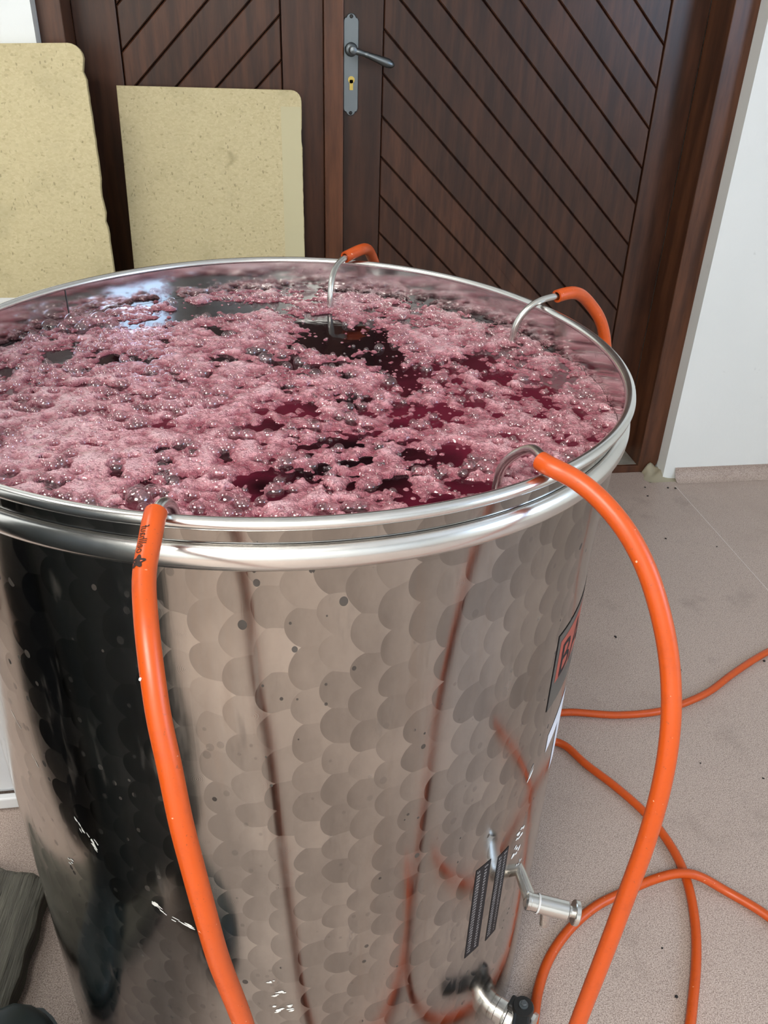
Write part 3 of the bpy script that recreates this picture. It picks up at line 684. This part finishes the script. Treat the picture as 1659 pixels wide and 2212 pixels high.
for x, y, r in big_spots[0]:
    if rng.random() < .8: punch(x, y, .9*r, .9*r)
ok = (hgt > -.0002) & (RAD < RINF+1.5*H_)
q_ok = ok[:-1, :-1] & ok[1:, :-1] & ok[:-1, 1:] & ok[1:, 1:]
# skirt: dilate by one cell so edges run down to the wine
d = np.zeros_like(ok); d[1:-1, 1:-1] = ok[1:-1, 1:-1] | ok[:-2, 1:-1] | ok[2:, 1:-1] | ok[1:-1, :-2] | ok[1:-1, 2:]
d &= RAD < RINF+1.5*H_
hgt2 = np.maximum(hgt, -.0014)
q_ok = d[:-1, :-1] & d[1:, :-1] & d[:-1, 1:] & d[1:, 1:]
idx = -np.ones(X.shape, int); used = np.zeros_like(ok); used[:-1, :-1] |= q_ok; used[1:, :-1] |= q_ok; used[:-1, 1:] |= q_ok; used[1:, 1:] |= q_ok
idx[used] = np.arange(used.sum())
jx = .15*H_*rng.standard_normal(X.shape); jy = .15*H_*rng.standard_normal(X.shape)
co = np.stack([X[used]+jx[used]*.6, Y[used]+jy[used]*.6, ZW+hgt2[used]], 1)
rr2 = np.hypot(co[:, 0], co[:, 1]); lim = RINF[used]+.0006; kk = np.minimum(1, lim/np.maximum(rr2, 1e-6)); co[:, 0] *= kk; co[:, 1] *= kk
jj, ii = np.nonzero(q_ok); quads = np.stack([idx[jj, ii], idx[jj, ii+1], idx[jj+1, ii+1], idx[jj+1, ii]], 1)
def np_mesh(name, co, faces, smooth=True):
    me = bpy.data.meshes.new(name); nf, k = faces.shape
    me.vertices.add(len(co)); me.vertices.foreach_set('co', co.astype(np.float32).ravel())
    me.loops.add(nf*k); me.loops.foreach_set('vertex_index', faces.astype(np.int32).ravel())
    me.polygons.add(nf); me.polygons.foreach_set('loop_start', np.arange(0, nf*k, k, dtype=np.int32))
    me.update(calc_edges=True); me.validate()
    if smooth: me.shade_smooth()
    return me
FO = empty('wine_foam', (TX, TY, 0)); tag(FO, 'pink frothy foam floating on the dark wine inside the tank', 'foam')
me = np_mesh('froth', co, quads); at = me.attributes.new('thickness', 'FLOAT', 'POINT'); at.data.foreach_set('value', thick[used].astype(np.float32))
fr_ = link('froth', me, M['froth'], FO); fr_['kind'] = 'stuff'
# clear film bubbles
def dome(nu, nv, low=-.35):
    v = [(0, 0, 1)]; f = []
    for j in range(1, nv+1):
        e = (pi/2-math.asin(low))*j/nv
        for i in range(nu): a = 2*pi*i/nu; v.append((sin(e)*cos(a), sin(e)*sin(a), cos(e)))
    for i in range(nu): f.append((0, 1+i, 1+(i+1) % nu))
    for j in range(nv-1):
        for i in range(nu): q = (i+1) % nu; f.append((1+j*nu+i, 1+(j+1)*nu+i, 1+(j+1)*nu+q, 1+j*nu+q))
    return v, f
big, small = big_spots
dv, df_ = dome(16, 7); bme = bpy.data.meshes.new('bubble'); bme.from_pydata(dv, [], df_); bme.shade_smooth(); bme.materials.append(M['bubble'])
for x, y, r in big:
    o = bpy.data.objects.new('bubble', bme); COL.objects.link(o); o.parent = FO
    o.location = (x, y, ZW+max(.0, field(base_h, x, y))+.12*r); o.scale = (r, r, r*rng.uniform(.86, 1.0)); o.rotation_euler = (0, 0, rng.uniform(0, 6))
sv, sf = dome(9, 4); sv = np.array(sv); VV = []; FF = []
tri = [q for q in sf if len(q) == 3]; 
mb = MB()
for x, y, r in small:
    z = ZW+max(0, field(base_h, x, y))+.1*r
    mb.add([(x+r*p[0], y+r*p[1], z+r*p[2]) for p in sv], sf)
me = bpy.data.meshes.new('small_bubbles'); me.from_pydata(mb.v, [], mb.f); me.shade_smooth(); o = link('small_bubbles', me, M['bubble'], FO); o['kind'] = 'stuff'

# ------------------------------------------------------------------ cooling tubes and hoses
HR, PR = .0079, .0042
def pipe(pts, label):
    mb = MB(); tube(mb, spline(pts, .004), PR, 16); o = mb.build('steel_tube', M['pipe'], None, True); tag(o, label, 'pipe', 'steel tubes hooked over the rim'); return o
def hose(pts, label):
    mb = MB(); C_ = spline(pts, .006); tube(mb, C_, HR, 18, bore=.0052); o = mb.build('orange_hose', M['hose'], None, True)
    o.data.set_sharp_from_angle(angle=rad(55)); tag(o, label, 'hose', 'orange hoses on the steel tubes'); return o, C_
p1 = [(.094, 1.130, .92), (.094, 1.131, .945), (.0945, 1.133, .962), (.0975, 1.143, .979), (.106, 1.165, .992), (.1225, 1.187, .999), (.138, 1.201, 1.001)]
pipe(p1, 'steel tube at the far rim rising from the dark open patch of wine')
p2 = [(.3095, .9765, .92), (.3105, .9771, .947), (.3135, .977, .968), (.3249, .9800, .984), (.3418, .9835, .995), (.3656, .9870, 1.0), (.3800, .9920, 1.0005)]
pipe(p2, 'steel tube over the right far rim, between the far tube and the near one')
p4 = [(.1965, .6183, .92), (.1973, .6173, .947), (.1994, .6145, .9645), (.2045, .6078, .9775), (.2110, .5975, .9885), (.2140, .5830, .9965), (.2140, .5600, 1.0005), (.2150, .5480, 1.0)]
pipe(p4, 'steel tube over the near right rim with foam at its foot')
p3 = [(-.0725, .5625, .92), (-.0725, .5614, .945), (-.0712, .548, .970), (-.0722, .533, .990), (-.0750, .522, .9975), (-.0783, .5095, .9985), (-.0792, .4985, .9975)]
pipe(p3, 'steel tube hooked over the near rim at the left front')
hose([(.1200, 1.1855, .9985), (.1290, 1.1940, 1.0005), (.1410, 1.2040, 1.003), (.1540, 1.2270, 1.000), (.1655, 1.2590, .985), (.1790, 1.2880, .95), (.188, 1.305, .85), (.20, 1.33, .5), (.235, 1.36, .15), (.30, 1.355, .03), (.37, 1.29, .0085), (.44, 1.205, .0085), (.505, 1.168, .0085), (.545, 1.172, .0085), (.575, 1.158, .0085), (.6029, 1.1031, .0085), (.6404, 1.0435, .0085), (.6764, .9707, .0085), (.6917, .9081, .0085), (.6933, .8517, .0085), (.6839, .7992, .0085), (.6625, .7358, .0085), (.6349, .6789, .0085), (.5963, .6131, .0085), (.53, .50, .0085), (.50, .30, .0085)],
     'orange hose arching behind the far rim and crossing the floor under the loop')
hose([(.3640, .9845, 1.0), (.3740, .9900, 1.001), (.3873, .9970, 1.001), (.4050, 1.0110, .994), (.4235, 1.0225, .979), (.4469, 1.0309, .952), (.4637, 1.0372, .910), (.478, 1.05, .80), (.492, 1.09, .45), (.500, 1.15, .12), (.520, 1.21, .025), (.56, 1.242, .0085), (.6133, 1.2462, .0085), (.7201, 1.226, .0085), (.8156, 1.2266, .0085), (.8766, 1.2426, .0085), (.9506, 1.2711, .0085), (1.0446, 1.3268, .0085), (1.1624, 1.3876, .0085), (1.36, 1.46, .0085), (1.7, 1.5, .0085)],
     'orange hose arching over the right far rim, then farthest across the floor')
hose([(.2110, .5560, 1.0), (.2152, .5470, .9998), (.2315, .5392, .9941), (.2483, .5246, .9843), (.2662, .5048, .9662), (.2805, .4875, .9416), (.2917, .469, .9085), (.2995, .4545, .8737), (.3020, .4400, .8395), (.3022, .4296, .8041), (.3012, .4229, .7638), (.2983, .4181, .707), (.2929, .4153, .643), (.2857, .4116, .5673), (.2758, .4085, .4534), (.266, .404, .33), (.256, .402, .20), (.252, .412, .10), (.260, .438, .035), (.283, .492, .0085), (.318, .560, .0085), (.3546, .6351, .0085), (.3729, .6738, .0085), (.4059, .7214, .0085), (.4537, .7645, .0085), (.5131, .7998, .0085), (.5723, .8197, .0085), (.627, .8311, .0165), (.6650, .8318, .0255), (.6900, .8290, .0265), (.7131, .8226, .0205), (.7492, .8002, .0085), (.7812, .7675, .0085), (.7974, .7467, .0085), (.86, .64, .0085), (.92, .45, .0085)],
     'thick orange hose hanging in a wide arc over the near right rim')
oh, CH = hose([(-.0786, .5070, .9985), (-.0798, .4985, .9970), (-.0815, .4855, .9895), (-.0845, .4642, .9785), (-.082, .4328, .9614), (-.0782, .4067, .9351), (-.0756, .3936, .9144), (-.0716, .3816, .8919), (-.0665, .3662, .8507), (-.0624, .3591, .8208), (-.0562, .3518, .7678), (-.0519, .3519, .7207), (-.0397, .3535, .6299), (-.026, .357, .48), (-.010, .362, .30), (.010, .37, .13), (.045, .385, .035), (.11, .40, .0085), (.22, .385, .0085), (.33, .33, .0085), (.42, .22, .0085)],
     'orange hose with dark lettering hanging over the near rim at the left front')
# lettering printed along the hose
Tn, N_, B__ = frames(CH); arcl = np.r_[0, np.cumsum(np.linalg.norm(np.diff(CH, axis=0), axis=1))]
def on_hose(s, q, off=.00035):
    """s metres from the hose end, q metres round it from the side facing up and to the left"""
    i = int(np.clip(np.searchsorted(arcl, s), 1, len(CH)-1)); t = (s-arcl[i-1])/(arcl[i]-arcl[i-1]); c = CH[i-1]*(1-t)+CH[i]*t
    e = np.array([-.42, -.64, .50]); e -= Tn[i]*(e @ Tn[i]); e /= np.linalg.norm(e); g = np.cross(Tn[i], e)
    a = q/HR; return c+(HR+off)*(cos(a)*e+sin(a)*g)
PRINT_END = .047
mb = MB(); v, f = text_mesh('oellhauf', .0105)
bm = bmesh.new(); vs = [bm.verts.new(p) for p in v]
for q in f: bm.faces.new([vs[i] for i in q])
for ax_, hi in (((1, 0, 0), .06), ((0, 1, 0), .012)):
    for c_ in np.arange(-.004, hi, .0011): bmesh.ops.bisect_plane(bm, geom=bm.verts[:]+bm.edges[:]+bm.faces[:], plane_co=(ax_[0]*c_, ax_[1]*c_, 0), plane_no=ax_, dist=1e-6)
bm.verts.index_update(); v = [tuple(p.co) for p in bm.verts]; f = [tuple(p.index for p in q.verts) for q in bm.faces]; bm.free()
mb.add([on_hose(PRINT_END-.0095-x*.64, -(y-.003)*.85) for x, y, _ in v], f)
fl_ = []; cen = PRINT_END-.0035
for i in range(30):
    a = 2*pi*i/30; r = .0040+.0011*cos(5*a+.6); fl_.append(on_hose(cen-r*cos(a), r*sin(a)*1.15))
mb.add(fl_+[on_hose(cen, 0, .0004)], [(i, (i+1) % 30, 30) for i in range(30)]); pr_ = mb.build('hose_lettering', M['ink'], oh); pr_['label'] = 'dark printed letters and flower-shaped mark'
mb = MB(); c_ = on_hose(.118, .004, .0002); bm = bmesh.new()
mb.lathe([(.0012, 0), (.001, .0008), (.0, .001)], 8, axis_mat(c_, c_+(c_-CH[np.searchsorted(arcl, .118)])), False); mb.build('pale_nick', M['residue'], oh)

# ------------------------------------------------------------------ left side: appliance, weathered plank, person
t = empty('white_appliance', (-.86, 1.44, 0)); tag(t, 'white floor-standing appliance with a plastic base strip, behind the tank on the left', 'appliance')
MB().box(-.42, .42, -.30, .25, .028, .74, .012).build('cabinet', M['white_enamel'], t)
MB().box(-.415, .415, -.315, -.30, .004, .030, .003).build('base_strip', M['white_strip'], t)
MB().box(-.42, .42, -.305, .25, .745, .80, .012).build('lid', M['white_enamel'], t)
for sx in (-.36, .36):
    for sy in (-.22, .20): mb = MB(); mb.lathe([(.018, 0), (.018, .028)], 12, Matrix.Translation((sx, sy, 0))); mb.build('foot', M['black'], t)
pk = empty('weathered_plank', (-.398, .948, 0), (0, 0, rad(-4.5)))
tag(pk, 'thick dark weathered wood plank lying on the floor at the lower left', 'plank')
v = []; f = []; nx, ny = 22, 60; pw, plen, ph = .20, .62, .040
r_ = np.random.default_rng(4); groove = r_.random(nx)*.0025; 
for j in range(ny):
    for i in range(nx):
        x = -pw*i/(nx-1); y = -plen*j/(ny-1)+.045*(i/(nx-1))+.003*math.sin(i*.7)*(1 if j == 0 else 0)
        y -= .016*math.exp(-i*.55)*(1 if j == 0 else 0); x -= .008*math.exp(-j*.5)*(1 if i == 0 else 0)
        v.append((x+.002*sin(j*.9)*(i == 0), y, ph-groove[i]*(1+.5*sin(j*.35+i))-(.004 if i in (0, nx-1) or j in (0, ny-1) else 0)))
for j in range(ny-1):
    for i in range(nx-1): f.append((j*nx+i, j*nx+i+1, (j+1)*nx+i+1, (j+1)*nx+i))
bd = [i for i in range(nx)]+[j*nx+nx-1 for j in range(1, ny)]+[(ny-1)*nx+i for i in range(nx-2, -1, -1)]+[j*nx for j in range(ny-2, 0, -1)]
m0 = len(v); v += [(v[i][0], v[i][1], .0003) for i in bd]
for q in range(len(bd)): w_ = (q+1) % len(bd); f.append((bd[q], bd[w_], m0+w_, m0+q))
f.append(tuple(m0+q for q in range(len(bd))))
mesh('board', v, f, M['old_wood'], pk, 40)

# ------------------------------------------------------------------ crumbs on the floor
WHERE = ['by the welded floor seam, midway to the wall', 'under the farthest hose at the right edge of the view', 'on the floor just past the farthest hose', 'inside the floor loop of hose, nearer the tap', 'inside the floor loop of hose, nearest the viewer',
         'between the farthest hose and the loop, right of the hanging hose', 'at the foot of the door frame, left of the mortar lump', 'in front of the mortar lump, left one of the pair', 'in front of the mortar lump, right one of the pair',
         'on the floor just off the door frame corner, towards the tank', 'on open floor between the tank rim and the welded seam', 'on the floor behind the sticker side of the tank', 'on the floor between the two farthest floor hoses']
CR = [(1.267, 1.846), (1.141, 1.364), (.927, 1.356), (.598, .72), (.587, .643), (.843, 1.084), (1.199, 2.2), (1.273, 2.19), (1.296, 2.185), (1.184, 2.145), (1.135, 1.901), (.819, 1.488), (.952, 1.032)]
for i, (x, y) in enumerate(CR):
    bm = bmesh.new(); bmesh.ops.create_icosphere(bm, subdivisions=1, radius=1)
    s_ = random.uniform(.0018, .0036)*(1.5 if i in (1, 7, 8) else 1)
    for p in bm.verts: p.co = Vector((p.co.x*s_*random.uniform(.8, 1.7), p.co.y*s_*random.uniform(.7, 1.2), p.co.z*s_*.5+s_*.45))
    me = bpy.data.meshes.new('crumb'); bm.to_mesh(me); bm.free(); o = link('crumb', me, M['crumb']); o.location = (x, y, .0002); o.rotation_euler = (0, 0, random.uniform(0, 6))
    tag(o, 'tiny dark crumb '+WHERE[i], 'crumb', 'dark crumbs on the floor')

# ------------------------------------------------------------------ person standing at the left, only a boot toe in view
P = empty('person', (-.46, .37, 0)); tag(P, 'person in dark trousers and jacket, one dark teal rubber boot toe showing over the plank', 'person')
PX, PY = -.46, .37
def skin(chains, sub=2):
    """chains: lists of (x, y, z, radius), a chain may start on the last point of another by index (chain, point)"""
    V, E, Rr, ref = [], [], [], {}
    for ci, (start, pts) in enumerate(chains):
        prev = ref[start] if start else None
        for pi_, (x, y, z, r) in enumerate(pts):
            V.append((x-PX, y-PY, z)); Rr.append(r); k_ = len(V)-1; ref[(ci, pi_)] = k_
            if prev is not None: E.append((prev, k_))
            prev = k_
    me = bpy.data.meshes.new('figure'); me.from_pydata(V, E, []); o = bpy.data.objects.new('figure', me); COL.objects.link(o)
    md = o.modifiers.new('skin', 'SKIN'); md.use_smooth_shade = True; md.branch_smoothing = .6
    sv_ = me.skin_vertices[0].data
    for i, r in enumerate(Rr): sv_[i].radius = (r, r) if np.isscalar(r) else r
    sv_[0].use_root = True
    o.modifiers.new('sub', 'SUBSURF').levels = sub
    dg = bpy.context.evaluated_depsgraph_get(); m2 = bpy.data.meshes.new_from_object(o.evaluated_get(dg)); bpy.data.objects.remove(o); return m2
# hips, spine, head; faces +x; its left leg is the one nearer the door
ch = [(None, [(-.46, .37, .95, .145), (-.455, .37, 1.10, .128), (-.45, .37, 1.27, .140), (-.455, .37, 1.39, .112), (-.45, .37, 1.48, .062), (-.445, .37, 1.535, .055), (-.418, .37, 1.595, .082), (-.428, .37, 1.67, .096), (-.435, .37, 1.735, .078)]),
      ((0, 0), [(-.462, .45, .90, .100), (-.470, .54, .70, .104), (-.480, .590, .50, .100), (-.492, .580, .36, .092), (-.500, .560, .24, .066)]),
      ((0, 0), [(-.445, .29, .90, .100), (-.430, .25, .70, .096), (-.412, .225, .48, .086), (-.420, .215, .34, .076), (-.425, .21, .20, .06)]),
      (None, [(-.455, .43, 1.40, .075), (-.457, .50, 1.395, .078), (-.46, .560, 1.355, .068), (-.48, .62, 1.27, .052), (-.485, .65, 1.12, .045), (-.455, .665, .98, .038), (-.435, .668, .88, .028)]),
      (None, [(-.455, .31, 1.40, .075), (-.457, .24, 1.395, .078), (-.46, .180, 1.355, .068), (-.48, .12, 1.27, .052), (-.485, .09, 1.12, .045), (-.455, .075, .98, .038), (-.435, .072, .88, .028)])]
me = skin(ch[:3], 3)
arm_l, arm_r = skin([ch[3]], 2), skin([ch[4]], 2)
bm = bmesh.new(); bm.from_mesh(me); bm.from_mesh(arm_l); bm.from_mesh(arm_r)
hx, hy = -.43-PX, .37-PY
for p in bm.verts:                                                  # nose, brow, chin, ears on the head
    if p.co.z > 1.53:
        dx, dy = p.co.x-hx, p.co.y-hy
        if dx > .03:
            p.co.x += .022*math.exp(-(dy/.012)**2-((p.co.z-1.645)/.018)**2)+.008*math.exp(-(dy/.03)**2-((p.co.z-1.585)/.014)**2)-.008*math.exp(-((abs(dy)-.033)/.014)**2-((p.co.z-1.672)/.012)**2)
        p.co.y += math.copysign(.014, dy)*math.exp(-((dx+.005)/.014)**2-((p.co.z-1.655)/.022)**2)*(abs(dy) > .05)
hand_skin = []
for sy, yy in ((1, .668), (-1, .072)):                             # hands: palm and five bent fingers, grown into the same figure
    cz = .80
    hc = [(None, [(-.435, yy, .885, (.026, .018)), (-.432, yy, .845, (.040, .016)), (-.428, yy, .80, (.042, .016))])]
    for q, (off, ln) in enumerate(((-.030, .066), (-.010, .076), (.010, .071), (.029, .056))):
        hc.append(((0, 2), [(-.428+off, yy, .79, .0095), (-.424+off, yy-sy*.006, .79-ln*.45, .0088), (-.424+off, yy-sy*.020, .79-ln*.95, .0075)]))
    hc.append(((0, 1), [(-.405, yy-sy*.012, .835, .0125), (-.385, yy-sy*.022, .805, .0105), (-.375, yy-sy*.028, .775, .0085)]))
    hm = skin(hc); k0 = len(bm.faces); bm.from_mesh(hm); bpy.data.meshes.remove(hm)
me2 = bpy.data.meshes.new('body'); bm.to_mesh(me2); bm.free(); bpy.data.meshes.remove(me)
tmp = bpy.data.objects.new('figure', me2); COL.objects.link(tmp); md = tmp.modifiers.new('fuse', 'REMESH'); md.mode = 'VOXEL'; md.voxel_size = .0055
sm2 = tmp.modifiers.new('soft', 'SMOOTH'); sm2.iterations = 3
me3 = bpy.data.meshes.new_from_object(tmp.evaluated_get(bpy.context.evaluated_depsgraph_get())); bpy.data.objects.remove(tmp); me2 = me3; me2.name = 'body'
for m_ in ('trousers', 'jacket', 'skin'): me2.materials.append(M[m_])
for pg in me2.polygons:
    c_ = pg.center; arm = abs(c_.y) > .20
    pg.material_index = 2 if c_.z > 1.50 or (c_.z < .895 and arm and c_.z > .68 and abs(c_.y) > .255) else (1 if c_.z > .97 or (arm and c_.z > .86) else 0)
me2.shade_smooth(); link('body', me2, None, P)
mb = MB(); vv_, ff_ = dome(24, 10, -.25); mb.add([(hx-.016+.086*x, hy+.083*y, 1.690+.080*z) for x, y, z in vv_], ff_); mb.build('hair', M['hair'], P, True)
for sy in (-1, 1):
    mb = MB(); mb.lathe([(.0095*cos(a), .0095*sin(a)) for a in np.linspace(-pi/2, pi/2, 7)], 12, Matrix.Translation((hx+.070, hy+.028*sy, 1.668)), False); mb.build('eye', M['print'], P, True)
mb = MB(); tube(mb, spline([(hx+.074, hy-.020, 1.616), (hx+.085, hy, 1.614), (hx+.074, hy+.020, 1.616)], .004), .0040, 8); mb.build('mouth', simple('lips', (.35, .12, .10), .5), P, True)
def boot(x, y, z, yaw):
    """rubber boot: foot lofted heel to toe, shaft above, ribbed sole; x, y is the heel"""
    b_ = MB(); Mx_ = Matrix.Translation((x-PX, y-PY, z)) @ Matrix.Rotation(yaw, 4, 'Z') @ Matrix.Diagonal((1.06, 1.14, 1.08, 1))
    secs = []
    for k_, (u, w_, h_) in enumerate(((.0, .020, .05), (.006, .036, .085), (.03, .042, .115), (.065, .043, .12), (.10, .042, .105), (.14, .047, .083), (.18, .052, .070), (.215, .050, .063), (.243, .042, .055), (.258, .028, .043), (.265, .012, .03))):
        ring = []
        for i in range(20):
            a_ = 2*pi*i/20; yy_ = w_*cos(a_); zz_ = .020+(h_-.020)*.5*(1+sin(a_)); zz_ = max(.020, .020+(h_-.02)*(.5+.5*math.copysign(abs(sin(a_))**.7, sin(a_)))); ring.append(Mx_ @ Vector((u, yy_, zz_)))
        secs.append(ring)
    v_ = [p for r_ in secs for p in r_]; f_ = [(j*20+i, j*20+(i+1) % 20, (j+1)*20+(i+1) % 20, (j+1)*20+i) for j in range(len(secs)-1) for i in range(20)]
    f_ += [tuple(range(20)), tuple((len(secs)-1)*20+i for i in range(20))]; b_.add(v_, f_)
    sh = []
    for zz_, rx, ry, cx in ((.06, .050, .040, .055), (.10, .050, .042, .055), (.14, .052, .045, .052), (.20, .060, .054, .048), (.27, .068, .064, .044), (.33, .072, .070, .042), (.345, .075, .073, .042), (.35, .073, .071, .042), (.345, .068, .066, .042), (.30, .066, .062, .042)):
        sh.append([Mx_ @ Vector((cx+rx*cos(2*pi*i/20), ry*sin(2*pi*i/20), zz_)) for i in range(20)])
    v_ = [p for r_ in sh for p in r_]; b_.add(v_, [(j*20+i, j*20+(i+1) % 20, (j+1)*20+(i+1) % 20, (j+1)*20+i) for j in range(len(sh)-1) for i in range(20)])
    o_ = b_.build('rubber_boot', M['boot'], P, True)
    so = MB(); out_ = [(.0, 0), (.008, .03), (.035, .044), (.075, .043), (.105, .038), (.145, .047), (.185, .054), (.22, .051), (.25, .040), (.268, .018)]
    poly_ = out_+[(.270, 0)]+[(a_, -b__) for a_, b__ in out_[::-1][:-1]]
    so.prism(poly_, 'z', .0005, .026); so.v = [tuple(Mx_ @ Vector(p)) for p in so.v]; so.build('sole', M['boot'], o_)
    return o_
boot(-.548, .497, .0415, rad(43)); boot(-.475, .205, 0, rad(12))

# long dark rubber apron, waist to shins, unseen, added to darken the tank's reflection
v = []; f = []; nu_, nz_ = 18, 26
for j in range(nz_):
    z = .30+(1.12-.30)*j/(nz_-1); t_ = j/(nz_-1)
    for i in range(nu_):
        q = i/(nu_-1)*2-1; y = .350+q*(.195-.02*t_); x = -.266-.060*q*q-.055*t_+.006*sin(9*q+2*t_)*(1-t_)
        v.append((x-PX, y-PY, z+.02*sin(3*q)*(1-t_)))
for j in range(nz_-1):
    for i in range(nu_-1): f.append((j*nu_+i, j*nu_+i+1, (j+1)*nu_+i+1, (j+1)*nu_+i))
me = bpy.data.meshes.new('added_apron'); me.from_pydata(v, [], f); me.shade_smooth(); o = link('added_apron', me, simple('dark_green_rubber', (.042, .050, .045), .5), P)
sd = o.modifiers.new('thick', 'SOLIDIFY'); sd.thickness = .003
